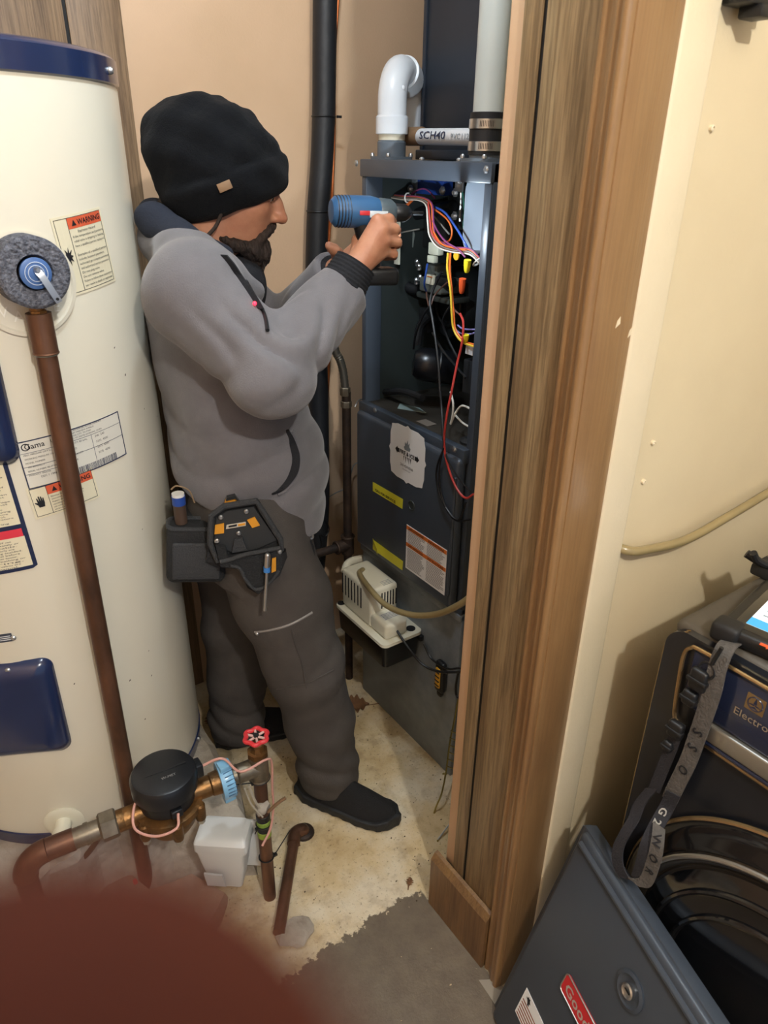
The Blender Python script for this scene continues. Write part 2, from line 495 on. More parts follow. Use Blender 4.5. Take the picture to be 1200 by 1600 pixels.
def bend(geo, ang0, z0, rot=0.0, off=0.001, k=1.0):
    """flat geo (u right, v up, w out) wrapped onto the tank"""
    V = np.asarray(geo[0], float) * np.array([k, k, 1]); c, s = math.cos(rot), math.sin(rot)
    u = V[:, 0] * c - V[:, 1] * s; v = V[:, 0] * s + V[:, 1] * c; w = V[:, 2] + off
    a = math.radians(ang0) + u / HR
    return (np.stack([HC[0] + (HR + w) * np.sin(a), HC[1] - (HR + w) * np.cos(a), z0 + v], 1), geo[1])
def patch(w, h, r=0.0, t=0.0006, n=14, x0=0.0, y0=0.0):
    """a thin sheet of width w, height h from (x0,y0), split in columns so that it can bend"""
    V, F = [], []
    for i in range(n + 1):
        x = w * i / n
        c = 0.0
        if r > 0:
            e = min(x, w - x)
            if e < r: c = r - math.sqrt(max(r * r - (r - e) ** 2, 0))
        for y, z in ((c, 0), (h - c, 0), (h - c, t), (c, t)): V.append((x0 + x, y0 + y, z))
    for i in range(n):
        for k in range(4):
            l = (k + 1) % 4
            F.append((i * 4 + k, i * 4 + 4 + k, i * 4 + 4 + l, i * 4 + l))
    F.append((0, 1, 2, 3)); e = n * 4; F.append((e + 3, e + 2, e + 1, e))
    return (np.array(V, float), F)
def flow(lines, x, y, size, lead, fit=None):
    return J(*[mv(text(s, size, width=None if fit is None else fit * (.86 + .14 * ((i * 37) % 10) / 10)), (x, y - i * lead, 0)) for i, s in enumerate(lines) if s])

wh = thing('water_heater', 'tall cream electric water heater with navy lid and warning labels', 'water heater', (HC[0], HC[1], HZ))
o3 = (HC[0], HC[1], 0)
link('tank', lathe([(HR - .012, HZ + .03), (HR - .002, HZ + .034), (HR, HZ + .045), (HR, 1.672), (HR - .003, 1.682), (HR - .012, 1.686), (HR - .02, 1.686)], o3, (0, 0, 1), 120), ENAM, wh)
link('lid', lathe([(HR - .004, 1.676), (HR + .004, 1.680), (HR + .004, 1.716), (HR - .002, 1.722), (HR - .02, 1.726), (HR - .05, 1.724), (0.0, 1.726)], o3, (0, 0, 1), 120), NAVY, wh)
link('base_ring', lathe([(HR - .01, HZ), (HR - .001, HZ + .002), (HR + .002, HZ + .034), (HR - .012, HZ + .036)], o3, (0, 0, 1), 120), NAVY, wh)
def screw(p, n_, r=0.006, h=0.004):
    return lathe([(r, 0), (r, h * .5), (r * .6, h), (0, h)], p, n_, 12)
link('lid_screw', screw(hsurf(56, 1.697, .004), hsurf(56, 0, 1) - hsurf(56, 0, 0), .006, .007), ZINC, wh)
link('lid_screw', screw(hsurf(-6, 1.70, .004), hsurf(-6, 0, 1) - hsurf(-6, 0, 0), .006, .007), ZINC, wh)
link('base_screw', screw(hsurf(58, HZ + .02, .001), hsurf(58, 0, 1) - hsurf(58, 0, 0), .006, .006), ZINC, wh)

# relief valve boss: recess disc with raised letters, foam ring, blue disc and lever
va, vz = hpix(36, 424)
rim = bend(lathe([(0.078, 0.001), (0.080, 0.004), (0.074, 0.0045), (0.072, 0.0015), (0.0, 0.0015)], (0, -0.02, 0), (0, 0, 1), 48), va, vz)
link('valve_boss', rim, ENAM, wh)
link('raised_lettering', bend(J(*[mv((text(ch, .017)[0] + np.array([-.006, 0, .0]), text(ch, .017)[1]), (dx, dy, .0015)) for ch, dx, dy in
     (('V', -.042, -.066), ('A', -.022, -.074), ('L', 0.0, -.077), ('V', .018, -.074), ('E', .040, -.066))]), va, vz), M('emboss_enamel', 'f2eee2', .4), wh)
tpr = thing('relief_valve', 'relief valve in a speckled foam ring on the cream tank', 'valve', hsurf(va, vz, 0.0))
nv = hsurf(va, 0, 1) - hsurf(va, 0, 0); up = np.array([0, 0, 1.0]); rt = np.cross(up, nv) * 1.0
fo = hsurf(va, vz + .004, .001)
link('foam_ring', lathe([(0.020, .001), (.050, .001), (.0535, .012), (.053, .054), (.048, .058), (.027, .058), (.024, .050), (.021, .02)], fo, nv, 48), FOAM, tpr)
link('valve_body', lathe([(.017, .0), (.017, .058), (.013, .060), (.0, .060)], fo, nv, 24), BRASS, tpr)
link('dial', lathe([(.022, .052), (.023, .0605), (.020, .062), (.0, .0625)], fo, nv, 32), M('blue_disc', '4a6ea8', .45, var=.15, vs=60), tpr)
link('dial_ring', J(torus(fo + nv * .0625, nv, .0165, .0006, 32, 5), torus(fo + nv * .0625, nv, .0115, .0006, 32, 5)), M('pale_ring', 'c8d4e4', .5), tpr)
lv0 = fo + nv * .066 + up * .006; ld_ = (-up * .9 + rt * .42)
link('lever', J(ribbon([lv0, lv0 + nv * .006 + ld_ * .012, lv0 + nv * .004 + ld_ * .055], rt * .9 + up * .42, .010, .0022), screw(lv0, nv, .005, .008)), STEEL, tpr)
link('lever_hole', lathe([(.0022, 0), (.0022, .002), (0, .002)], lv0 + nv * .0052 + ld_ * .049, nv, 10), BLACKM, tpr)
link('outlet', J(cyl(fo + nv * .028 - up * .02, fo + nv * .034 - up * .078, .0115), cyl(fo + nv * .034 - up * .058, fo + nv * .034 - up * .070, .0135, n=6)), BRASS, tpr)

# discharge pipe standing in front of the tank
pa = fo + nv * .034 - up * .066
pb = on(231, 1388, 'y', pa[1] - .004)
dp = thing('discharge_pipe', 'long dark copper pipe dropping from the relief valve down the cream tank', 'pipe', (pb[0], pb[1], 0))
pb[2] = 0.0
link('pipe', tube([pa - up * .05, pa * .5 + pb * .5, pb],   .0165, 20), COPPER, dp)
link('fitting', J(cyl(pa + up * .004, pa - up * .058, .0195, n=20), torus(pa - up * .059, (0, 0, 1), .0188, .0018, 20, 6)), COPPER, dp)
link('solder_joint', torus(pa - up * .0605, (0, 0, 1), .0178, .0018, 20, 6), M('solder', '9aa39a', .4, .6), dp)
tag(link('red_tag', bx(pb[0] - .030, pb[0] - .020, pb[1] - .012, pb[1] + .002, 0.0, .055, .003), M('red_plastic', 'c22c30', .45)), 'small red plastic stub beside the foot of the long copper pipe', 'stub')

# warning label (yellowed) beside the valve
wa, wz = hpix(112, 464); rot = math.radians(7)
def warnlab(parent, a0, z0, rt_, w, h, head, body, icon):
    L_ = link('warning_label', bend(patch(w, h), a0, z0, rt_, .0006), LABEL, parent, smooth=False)
    iw = w * .26
    fr = []
    for (x, y, ww, hh) in ((.004, .004, .0008, h - .008), (.004, .004, w - .008, .0008), (.004, h - .0048, w - .008, .0008), (w - .0048, .004, .0008, h - .008), (iw, .004, .0008, h - .008)):
        fr.append(patch(ww, hh, 0, .0003, 8, x, y))
    link('label_border', bend(J(*fr), a0, z0, rt_, .0012), INK, L_, smooth=False)
    bh = .0165
    link('label_banner', bend(patch(w - iw - .005, bh, 0, .0003, 8, iw + .0008, h - .005 - bh), a0, z0, rt_, .0012), SALMON, L_, smooth=False)
    tx = [mv(text(head, .0085, width=(w - iw) * .66, bold=.02), (iw + (w - iw) * .25, h - .017, 0))]
    tri = prism([(0, 0), (.009, 0), (.0045, .009)], frame((iw + (w - iw) * .1, h - .0175, 0), (1, 0, 0), (0, 1, 0)), .0004)
    tx.append(tri)
    ls = len(body); lead = (h - bh - .014) / ls
    for i, s in enumerate(body):
        if s:
            tg_ = text(s, min(.0046, lead * .55)); wd = np.ptp(tg_[0][:, 0]); av = w - iw - .011
            if wd > av: tg_ = (tg_[0] * np.array([av / wd, 1, 1]), tg_[1])
            tx.append(mv(tg_, (iw + .004, h - bh - .009 - lead * (i + .4), 0)))
    link('label_print', bend(J(*tx), a0, z0, rt_, .0016), INK, L_, smooth=False)
    link('label_icon', bend(mv(icon, (iw * .53, h * .5, 0)), a0, z0, rt_, .0016), INK, L_, smooth=False)
    return L_
star = []
for k in range(18):
    a = 2 * math.pi * k / 18; r_ = (.0125 if k % 2 == 0 else .006) * (1 + .25 * ((k * 7) % 5) / 5)
    star.append((r_ * math.cos(a) * .7, r_ * math.sin(a)))
ICON1 = prism(star, frame((0, 0, 0), (1, 0, 0), (0, 1, 0)), .0004)
warnlab(wh, wa, wz, rot, .104, .122, 'WARNING', ['        Explosion Hazard', 'If the temperature and pressure', 'relief valve is dripping or leaking,', 'have a qualified person replace it.', '', 'Examples of a qualified person',
        'include: licensed plumbers,', 'authorized gas company personnel', 'and authorized service personnel.', 'Do not plug valve.', 'Do not remove valve.', 'Failure to follow these instructions', 'can result in death or explosion.'], ICON1)
# rating plate
ra, rz = hpix(45, 765); rr = math.radians(3.5)
rp_ = link('rating_plate', bend(patch(.172, .078, .004, .0006, 22), ra, rz, rr, .0006, 1.12), M('silver_label', 'dedbd0', .42), wh, smooth=False)
fr = [patch(ww, hh, 0, .0003, 16, x, y) for x, y, ww, hh in ((0, 0, .172, .0018), (0, .0762, .172, .0018), (0, 0, .0018, .078), (.1702, 0, .0018, .078),
      (.002, .058, .168, .0006), (.066, .014, .0006, .044), (.112, .014, .0006, .044), (.002, .036, .11, .0006), (.002, .024, .064, .0006), (.112, .036, .058, .0006))]
bars = []; x = .075; q = random.Random(5)
while x < .150:
    w_ = q.choice((.0006, .0009, .0015)); bars.append(patch(w_, .011, 0, .0003, 1, x, .002)); x += w_ + q.choice((.0007, .0011))
link('plate_lines', bend(J(*fr, *bars), ra, rz, rr, .0011, 1.12), NAVYINK, rp_, smooth=False)
tx = [mv(text('Gama', .009, bold=.01), (.010, .064, 0)), mv(text('UL', .006), (.048, .066, 0)),
      flow(['AMERICAN WATER HEATER COMPANY', '1100 EAST FAIRVIEW AVENUE', 'JOHNSON CITY, TN 37601', 'TESTED TO 300 PSI WORKING 150 PSI'], .072, .074, .0026, .0044),
      flow(['MAX. PRESSURE 150 P.S.I.', 'WORKING PRESSURE 150 P.S.I.', 'MODEL NUMBER', '  E62-80H045DV', 'SERIAL NUMBER 0814T438918', 'PRODUCT 0826346'], .006, .054, .0027, .0066),
      mv(text('DEC 1 1998', .0034), (.022, .015, 0)), flow(['CAPACITY 80 GAL', 'LIMITED', 'WARRANTY', '1 YEAR'], .069, .053, .0031, .0092), flow(['240  240', '3375  4500', '3375  4500', '3375  4500'], .118, .052, .0036, .0095)]
link('plate_print', bend(J(*tx), ra, rz, rr, .0011, 1.12), INK, rp_, smooth=False)
link('plate_logo', bend(torus((.012, .068, .0002), (0, 0, 1), .0052, .0008, 20, 4), ra, rz, rr, .0011, 1.12), INK, rp_)
# second warning label under the plate
w2a, w2z = hpix(56, 812)
hand = [(-.004, -.010), (.005, -.010), (.0065, -.002), (.0062, .007), (.0045, .007), (.004, .001), (.003, .010), (.0012, .010), (.001, .001), (-.0004, .011), (-.0022, .011), (-.002, .001), (-.004, .008), (-.0056, .008), (-.005, -.001), (-.009, .001), (-.0095, -.001), (-.0055, -.005)]
ICON2 = prism(hand, frame((0, 0, 0), (1, 0, 0), (0, 1, 0)), .0004)
warnlab(wh, w2a, w2z, math.radians(5), .118, .062, 'WARNING', ['Electrical Shock Hazard', 'Disconnect power before servicing.', 'Replace all parts and panels before', 'operating. Failure to do so', 'can result in death or', 'electrical shock.'], ICON2)
# tall instruction label at the left edge of view
ta, tz = hpix(60, 885)
tw, th = .12, .192
tl = link('instruction_label', bend(patch(tw, th, .004, .0006, 16, -tw, 0), ta, tz, math.radians(3), .0006, 1.2), NAVYINK, wh, smooth=False)
link('label_field', bend(J(patch(tw - .012, .108, 0, .0003, 14, -tw + .006, .076), patch(tw - .012, .050, 0, .0003, 14, -tw + .006, .006)), ta, tz, math.radians(3), .0011, 1.2), LABEL, tl, smooth=False)
link('label_banner', bend(patch(tw - .014, .013, 0, .0003, 14, -tw + .007, .056), ta, tz, math.radians(3), .0013, 1.2), REDI, tl, smooth=False)
link('banner_text', bend(mv(text('DANGER', .009, bold=.02), (-.092, .058, 0)), ta, tz, math.radians(3), .0017, 1.2), PAPER, tl, smooth=False)
bl = ['water damage may occur. Locations will not', 'damage the adjacent area or structure.', 'Leaking may occur after extended period', 'of use; a drain pan may cause early', 'detection connected with making', 'the heater in a location', 'at which the water', 'drain to the pan, have a', 'the water heater, and', '', 'pan must be not less than a', 'local requirements for relief', 'standard Z21.22-1999 by a', 'or the introduction of listed', 'or otherwise installed an', 'above the floor, and cannot', '', 'Household Electric Storage', 'if it does not exceed that', '', 'of this equipment, you must', 'set higher in the water piping', 'at proper temperature. Failure', 'to control temperature control,', 'to withstand 400F temperature', '', 'Falling or moving during']
tx = [flow(bl, -tw + .010, .178, .0024, .0038, tw - .020), flow(['Water temperature over 125F can', 'cause severe burns instantly or', 'death from scalds.', 'Children, disabled and elderly are', 'at highest risk of being scalded.', 'See instruction manual before', 'setting temperature at water heater.', 'Feel water before bathing or', 'showering.', 'Temperature limiting valves are', 'available. See manual.'], -tw + .010, .0495, .0026, .0043, tw - .022)]
link('label_print', bend(J(*tx), ta, tz, math.radians(3), .0014, 1.2), INK, tl, smooth=False)
# access panels (pressed navy covers)
def cover(parent, a0, z0, w, h):
    V, F = [], []; n = 20; k = 8
    rows = [(0, 0.0), (0, .004), (.012, .012), (.022, .018), (.035, .020), (.05, .020)]
    P = []
    for d, off in rows:
        pts = rrect(w - 2 * d * .8, h - 2 * d * .8, max(.022 - d * .3, .008), 6)
        P.append([(x, y, off) for x, y in pts])
    m_ = len(P[0])
    for ring in P: V += ring
    for i in range(len(P) - 1):
        for j in range(m_):
            l = (j + 1) % m_
            F.append((i * m_ + j, i * m_ + l, (i + 1) * m_ + l, (i + 1) * m_ + j))
    F.append(tuple((len(P) - 1) * m_ + j for j in range(m_)))
    g = bend((np.array(V, float), F), a0, z0, 0, .0)
    c_ = link('access_panel', g, NAVY, parent, ang=60)
    link('panel_screw', screw(hsurf(a0 + 1, z0 + h / 2 - .014, .0065), hsurf(a0, 0, 1) - hsurf(a0, 0, 0), .006, .004), ZINC, c_)
    return c_
ca, cz = hpix(43, 1108)
cover(wh, ca - 3.5, cz, .165, .235)
ca2, cz2 = hpix(-52, 640)
cover(wh, ca2 - 4, cz2, .165, .20)
na, nz_ = hpix(2, 998)
npl = link('name_plate', bend(patch(.075, .018, 0, .0008, 10, -.055, -.008), na, nz_, math.radians(3), .0006), M('plate_grey', '5a6272', .35, .6), wh, smooth=False)
link('plate_print', bend(J(patch(.07, .0012, 0, .0003, 8, -.053, .004), patch(.07, .0012, 0, .0003, 8, -.053, .000), patch(.07, .0012, 0, .0003, 8, -.053, -.004)), na, nz_, math.radians(3), .0016), PAPER, npl, smooth=False)
link('plate_screw', screw(hsurf(na + 4.2, nz_, .001), hsurf(na, 0, 1) - hsurf(na, 0, 0), .005, .004), ZINC, wh)
# drain valve
da, dz = hpix(100, 1283)
nd = hsurf(da, 0, 1) - hsurf(da, 0, 0); pd = hsurf(da, dz)
link('drain_flange', bend(lathe([(.040, 0), (.041, .003), (.034, .006), (.024, .0045), (.018, .005)], (0, 0, 0), (0, 0, 1), 40), da, dz, 0, .0004), CREAMP, wh)
link('drain_valve', lathe([(.017, 0), (.017, .030), (.020, .032), (.020, .050), (.016, .052), (.007, .052), (.007, .044), (0, .044)], pd, nd, 28), CREAMP, wh)
link('drain_core', lathe([(.0065, .044), (.006, .0535), (0, .0535)], pd, nd, 12), BLACKM, wh)
# chips and rust specks in the enamel
q = random.Random(9)
ch = []
for u, v in ((178, 545), (245, 652), (225, 640), (195, 588), (222, 828), (236, 1057), (202, 1065), (232, 1018), (226, 1125), (115, 1070)):
    a_, z_ = hpix(u, v); w_ = q.uniform(.0015, .003)
    ch.append(bend(prism([(0, 0), (w_, w_ * .3), (w_ * 1.4, w_ * 1.6), (w_ * .3, w_ * 1.2)], frame((0, 0, 0), (1, 0, 0), (0, 1, 0)), .0002), a_, z_, 0, .0002))
link('enamel_chips', J(*ch), M('chip_dark', '4a4038', .8), wh, smooth=False, kind='stuff')
# ============================================================ FURNACE AND ITS DUCTWORK
FX, FY0, FY1, FZ0, FZ1 = 1.024, 1.112, 1.563, 0.548, 1.567
rp2 = thing('return_plenum', 'dull galvanised sheet-metal base box under the furnace', 'plenum', (1.4, 1.34, 0))
link('front_sheet', bx(FX + .002, FX + .012, FY0, FY1, 0.0, FZ0 - .004, .002), GALV, rp2)
link('side_sheet', bx(FX + .012, 1.78, FY1 - .01, FY1, 0.0, FZ0 - .004), GALV, rp2)
link('side_sheet', bx(FX + .012, 1.78, FY0, FY0 + .01, 0.0, FZ0 - .004), GALV, rp2)
link('back_sheet', bx(1.77, 1.78, FY0 + .01, FY1 - .01, 0.0, FZ0 - .004), GALV, rp2)
link('flange', bx(FX - .004, FX + .02, FY0, FY1 + .003, FZ0 - .02, FZ0 - .001, .002), GALV, rp2)

fu = thing('furnace', 'dark grey gas furnace with its upper door off and wiring exposed', 'furnace', (1.4, 1.34, FZ0))
SHEET = FURN
link('side_panel', bx(FX + .002, 1.78, FY1 - .008, FY1, FZ0, FZ1 - .002, .001), SHEET, fu)
link('side_panel', bx(FX + .002, 1.78, FY0, FY0 + .008, FZ0, FZ1 - .002, .001), SHEET, fu)
link('back_panel', bx(1.772, 1.78, FY0 + .008, FY1 - .008, FZ0, FZ1 - .002), SHEET, fu)
link('top_panel', bx(FX + .004, 1.778, FY0, FY1, FZ1 - .006, FZ1, .001), SHEET, fu)
link('bottom_rail', bx(FX - .002, FX + .03, FY0, FY1, FZ0, FZ0 + .016, .002), SHEET, fu)
link('top_rail', bx(FX - .006, FX + .03, FY0, FY1 + .002, FZ1 - .036, FZ1 + .001, .003), SHEET, fu)
link('corner_post', bx(FX - .002, FX + .045, FY1 - .020, FY1 - .001, FZ0 + .016, FZ1 - .036, .002), SHEET, fu)
link('corner_post', bx(FX - .002, FX + .045, FY0 + .001, FY0 + .022, FZ0 + .016, FZ1 - .036, .002), SHEET, fu)
link('divider_deck', bx(FX + .004, 1.55, FY0 + .01, FY1 - .01, .978, .986, .001), M('deck_metal', '4a443c', .5, .45, col2='33302c', vs=9), fu)
link('inner_liner', bx(FX + .045, 1.45, FY1 - .013, FY1 - .009, .986, FZ1 - .03), FURN_IN, fu)
link('vestibule_panel', bx(1.44, 1.446, FY0 + .01, FY1 - .01, .986, FZ1 - .03), FURN_IN, fu)
def fscrew(par, u, v, x):
    p = on(u, v, 'x', x); link('screw', J(screw(p, (-1, 0, 0), .006, .0035), lathe([(.008, 0), (.008, .001), (0, .001)], p, (-1, 0, 0), 6)), ZINC, par)
fscrew(fu, 557, 255, FX - .006); fscrew(fu, 760, 265, FX - .006)
for u in (642, 700):
    p = on(u, 247, 'x', FX + .01); link('screw', screw((p[0] + .03, p[1], FZ1 + .001), (0, 0, 1), .006, .006), ZINC, fu)

# lower (blower) door, a pressed panel with rolled edges
XD = FX - .030
dr = link('blower_door', J(bx(XD, FX - .002, FY0 + .012, FY1 - .012, FZ0 + .018, .968, .012, 4), bx(XD + .012, FX + .003, FY0 + .01, FY1 - .01, .955, .990, .003)), FURN, fu)
DFR = lambda u, v, e=.0005: frame(on(u, v, 'x', XD - e), (0, -1, 0), (0, 0, 1))
def dloc(u, v):
    p = on(u, v, 'x', XD); return (-p[1], p[2])
def dpoly(pix, e=.0004, t=.0006):
    return prism([dloc(*p) for p in pix], frame((XD - e, 0, 0), (0, -1, 0), (0, 0, 1)), t)
for y_ in (FY0 + .0205,):
    link('pressed_rib', bx(XD - .003, XD + .004, y_ - .004, y_ + .004, FZ0 + .06, .925, .003, 3), FURN, dr)
fscrew(dr, 586, 641, XD - .001); fscrew(dr, 710, 702, XD - .001)
kn = on(643, 790, 'x', XD)
link('finger_hole', J(torus(kn, (-1, 0, 0), .012, .0022, 28, 8), lathe([(.011, 0), (.0, .0008)], kn, (-1, 0, 0), 24)), FURN_IN, dr)
# contractor sticker
a, b_ = dloc(609, 671), dloc(665, 752)
cx_, cz_ = (a[0] + b_[0]) / 2, (dloc(609, 671)[1] + dloc(665, 752)[1] + dloc(665, 698)[1] + dloc(609, 724)[1]) / 4
sw_ = (b_[0] - a[0])
shp = []
for k in range(48):
    t = 2 * math.pi * k / 48; c_, s_ = math.cos(t), math.sin(t)
    r_ = .5 / max(abs(c_), abs(s_)); r_ = min(r_, .60)
    r_ = min(r_, .5 / max(abs(c_), abs(s_)))
    if .25 < abs(math.sin(2 * t)) < .98: r_ *= .93
    shp.append((cx_ + sw_ * r_ * c_, cz_ + sw_ * r_ * s_))
stk = link('contractor_sticker', prism(shp, frame((XD - .0005, 0, 0), (0, -1, 0), (0, 0, 1)), .0006), PAPER, dr, smooth=False)
base = frame((XD - .0013, -cx_, cz_), (0, -1, 0), (0, 0, 1))
inkg = [text('FIRE & ICE', .0105, frame((XD - .0013, -cx_ + .030, cz_ - .002), (0, -1, 0), (0, 0, 1)), width=.060, bold=.03),
        text('260-424-0266', .0072, frame((XD - .0013, -cx_ + .026, cz_ - .034), (0, -1, 0), (0, 0, 1)), width=.052),
        text('fireandice.com', .0032, frame((XD - .0013, -cx_ + .016, cz_ - .042), (0, -1, 0), (0, 0, 1)), width=.032)]
for s in (-1, 1):
    inkg.append(prism([(s * .032, -.003), (s * .040, -.003), (s * .040, -.007), (s * .049, .003), (s * .040, .012), (s * .040, .008), (s * .032, .008)][::s], frame((XD - .0011, -cx_, cz_), (0, -1, 0), (0, 0, 1)), .0003))
for k in range(5):
    x = -.014 + k * .007
    inkg.append(prism([(x, -.005), (x + .004, -.005), (x + .002, -.018 - .004 * (k % 2))], base, .0003))
link('sticker_print', J(*inkg), INK, stk, smooth=False)
fl = [(0, .012), (.012, .012), (.016, .020), (.010, .024), (.011, .034), (.004, .028), (.003, .040), (-.004, .028), (-.010, .032), (-.010, .022), (-.015, .018), (-.010, .012)]
link('flame_print', prism([(x * .9, y) for x, y in fl], base, .0003), M('grey_ink', '7d8890', .6), stk, smooth=False)
# yellow stickers
y1 = link('yellow_sticker', dpoly([(583, 767), (583, 753), (630, 780), (629, 795)]), YELLOW, dr, smooth=False)
p = on(587, 766, 'x', XD)
link('sticker_print', J(text('CALL FOR', .007, frame((XD - .0013, p[1], p[2] - .001), (0, -1, 0), (0, 0, 1)), width=.045, bold=.03), text('SERVICE', .007, frame((XD - .0013, p[1] - .048, p[2] - .001), (0, -1, 0), (0, 0, 1)), width=.045, bold=.03)), INK, y1, smooth=False)
y2 = link('yellow_sticker', dpoly([(583, 858), (583, 843), (630, 877), (629, 891)]), YELLOW, dr, smooth=False)
cp = on(583, 843, 'x', XD)
link('peeled_corner', ribbon(cr([(XD - .001, cp[1], cp[2] - .004), (XD - .010, cp[1] - .022, cp[2] - .006), (XD - .016, cp[1] - .045, cp[2] - .014)], 4), (0, 0, 1), .016, .0005), YELLOW, y2)
# safety label with orange bands
q4 = [(636, 888), (636, 819), (699, 860), (697, 932)]
c0, c1, c2_, c3 = [np.array(dloc(*p)) for p in q4]
x0, x1 = c1[0], c2_[0]; z1_ = (c1[1] + c2_[1]) / 2; z0_ = (c0[1] + c3[1]) / 2
lb = link('safety_label', bx(XD - .0011, XD - .0004, -x1, -x0, z0_, z1_), PAPER, dr, smooth=False)
hh = z1_ - z0_
for f_ in (.90, .52):
    bn = link('orange_band', bx(XD - .0015, XD - .001, -x1 + .0005, -x0 - .0005, z0_ + hh * f_, z0_ + hh * (f_ + .085)), ORANGE, lb, smooth=False)
tl_ = []
q = random.Random(2)
wid = (x1 - x0)
for col_ in range(2):
    for i in range(26):
        f_ = .875 - i * .033
        if .49 < f_ < .61 or f_ < .03: continue
        tl_.append(bx(XD - .0014, XD - .001, -(x0 + wid * (.04 + .49 * col_) + wid * .44 * q.uniform(.75, 1)), -(x0 + wid * (.04 + .49 * col_)), z0_ + hh * f_, z0_ + hh * (f_ + .011)))
link('label_print', J(*tl_), M('grey_print', '6a6e74', .6), lb, smooth=False)
for f_ in (.905, .525):
    for c_, s in ((.06, 'SAFETY INSTRUCTIONS'), (.56, 'INSTRUCTIONS')):
        link('band_text', text(s, hh * .05, frame((XD - .0017, -(x0 + wid * c_), z0_ + hh * (f_ + .015)), (0, -1, 0), (0, 0, 1)), width=wid * .38, bold=.02), INK, lb, smooth=False)

# ---- inside the burner compartment
def I(u, v, x): return on(u, v, 'x', x)
def pbox(u0, v0, u1, v1, x, d, b=.002):
    p, q_ = I(u0, v0, x), I(u1, v1, x)
    return bx(x, x + d, min(p[1], q_[1]), max(p[1], q_[1]), min(p[2], q_[2]), max(p[2], q_[2]), b)
ALU = M('cast_aluminium', 'a9b0aa', .4, .7, col2='858c86', vs=40)
LAV = M('grey_sheet', '8e8fa0', .5, .2, col2='7b7c8c', vs=12)
BLUEP = M('blue_plastic', '24479a', .4)
lbp = link('wiring_diagram', pbox(588, 268, 648, 312, 1.17, .004, .0005), LAV, fu)
dl = []
p0, p1_ = I(592, 276, 1.169), I(644, 306, 1.169)
for k in range(7):
    z = p0[2] + (p1_[2] - p0[2]) * k / 6.5
    dl.append(bx(1.1685, 1.1695, p1_[1] + .006 * (k % 3), p0[1], z - .0012, z))
link('diagram_print', J(*dl), M('dim_print', '6d6d7c', .6), lbp, smooth=False)
link('control_board', pbox(650, 268, 692, 306, 1.165, .03), BLUEP, fu)
link('bracket', pbox(643, 274, 650, 300, 1.16, .006), GALV, fu)
br = link('bracket', pbox(711, 275, 723, 300, 1.14, .006), STEEL, fu)
link('bolt', screw(I(717, 284, 1.139), (-1, 0, 0), .006, .006), ZINC, br)
link('ignition_rod', cyl(I(721, 296, 1.19), I(719, 346, 1.19), .004, n=10), STEEL, fu)
for u, v in ((712, 301), (711, 337), (642, 295), (692, 298)):
    link('bolt', J(screw(I(u, v, 1.15), (-1, 0, 0), .0075, .008), lathe([(.010, 0), (.010, .002), (0, .002)], I(u, v, 1.15), (-1, 0, 0), 6)), ZINC, fu)
link('bulkhead', pbox(700, 290, 728, 360, 1.205, .03), FURN_IN, fu)
p, q_ = I(735, 278, 1.10), I(764, 395, 1.10)
link('sight_cover', prism(rrect(abs(p[1] - q_[1]), abs(p[2] - q_[2]) + .01, .03, 6, -(p[1] + q_[1]) / 2, (p[2] + q_[2]) / 2), frame((1.10, 0, 0), (0, -1, 0), (0, 0, 1)), .012), M('pale_blue_plastic', '8b97a6', .4), fu)
# gas manifold, burner box
link('burner_box', pbox(640, 312, 706, 395, 1.20, .14, .006), M('burner_metal', '3c3f40', .5, .5, col2='2a2c2c', vs=16), fu)
link('manifold_pipe', cyl(I(628, 340, 1.18), I(708, 322, 1.18), .014, n=18), BLACKP, fu)
link('side_plate', pbox(622, 335, 640, 400, 1.16, .02), LAV, fu)
for u, v in ((628, 345), (634, 358), (627, 362), (632, 374)):
    link('plate_bolt', screw(I(u, v, 1.159), (-1, 0, 0), .0035, .003), ZINC, fu)
link('flame_sensor_plate', prism([(0, 0), (.012, .002), (.020, .045), (.013, .060), (.003, .045)], frame(I(640, 395, 1.17), (0, -1, 0), (0, 0, 1)), .003), M('pale_metal', 'bcc6c0', .4, .5), fu)
link('plate_dot', lathe([(.007, 0), (.007, .002), (0, .002)], I(632, 381, 1.17), (-1, 0, 0), 18), M('pale_blue_dot', '86a6c4', .5), fu)
for v in (342, 376):
    link('paper_tag', bx(1.095, 1.099, I(620, v, 1.095)[1] - .010, I(620, v, 1.095)[1] + .010, I(620, v, 1.095)[2] - .055, I(620, v, 1.095)[2] + .03), M('cream_tag', 'd6d6c4', .6), fu)
# gas valve
gvx = 1.14
link('valve_block', pbox(655, 432, 688, 462, gvx, .075, .005), ALU, fu)
link('valve_cap', pbox(664, 412, 682, 440, gvx + .02, .05, .005), ALU, fu)
link('valve_base', pbox(650, 455, 700, 477, gvx + .01, .07, .004), M('dark_cast', '5b605c', .45, .6), fu)
for u, v in ((652, 408), (655, 415), (651, 437), (657, 432)):
    link('valve_screw', J(cyl(I(u, v, gvx + .01), I(u, v + 7, gvx + .01), .006, n=12), screw(I(u, v, gvx + .005), (-1, 0, 0), .006, .006)), ZINC, fu)
link('valve_switch', pbox(665, 428, 676, 446, gvx - .006, .01), CREAMP, fu)
link('switch_band', pbox(667, 431, 675, 434, gvx - .008, .004, .0005), ORANGE, fu)
link('valve_dial', pbox(678, 430, 700, 452, gvx - .002, .03, .008), BLACKP, fu)
cn = link('plug_connector', J(pbox(669, 378, 684, 400, 1.09, .018, .003), pbox(667, 398, 677, 412, 1.092, .015, .003)), M('natural_nylon', 'cfd4c2', .4), fu)
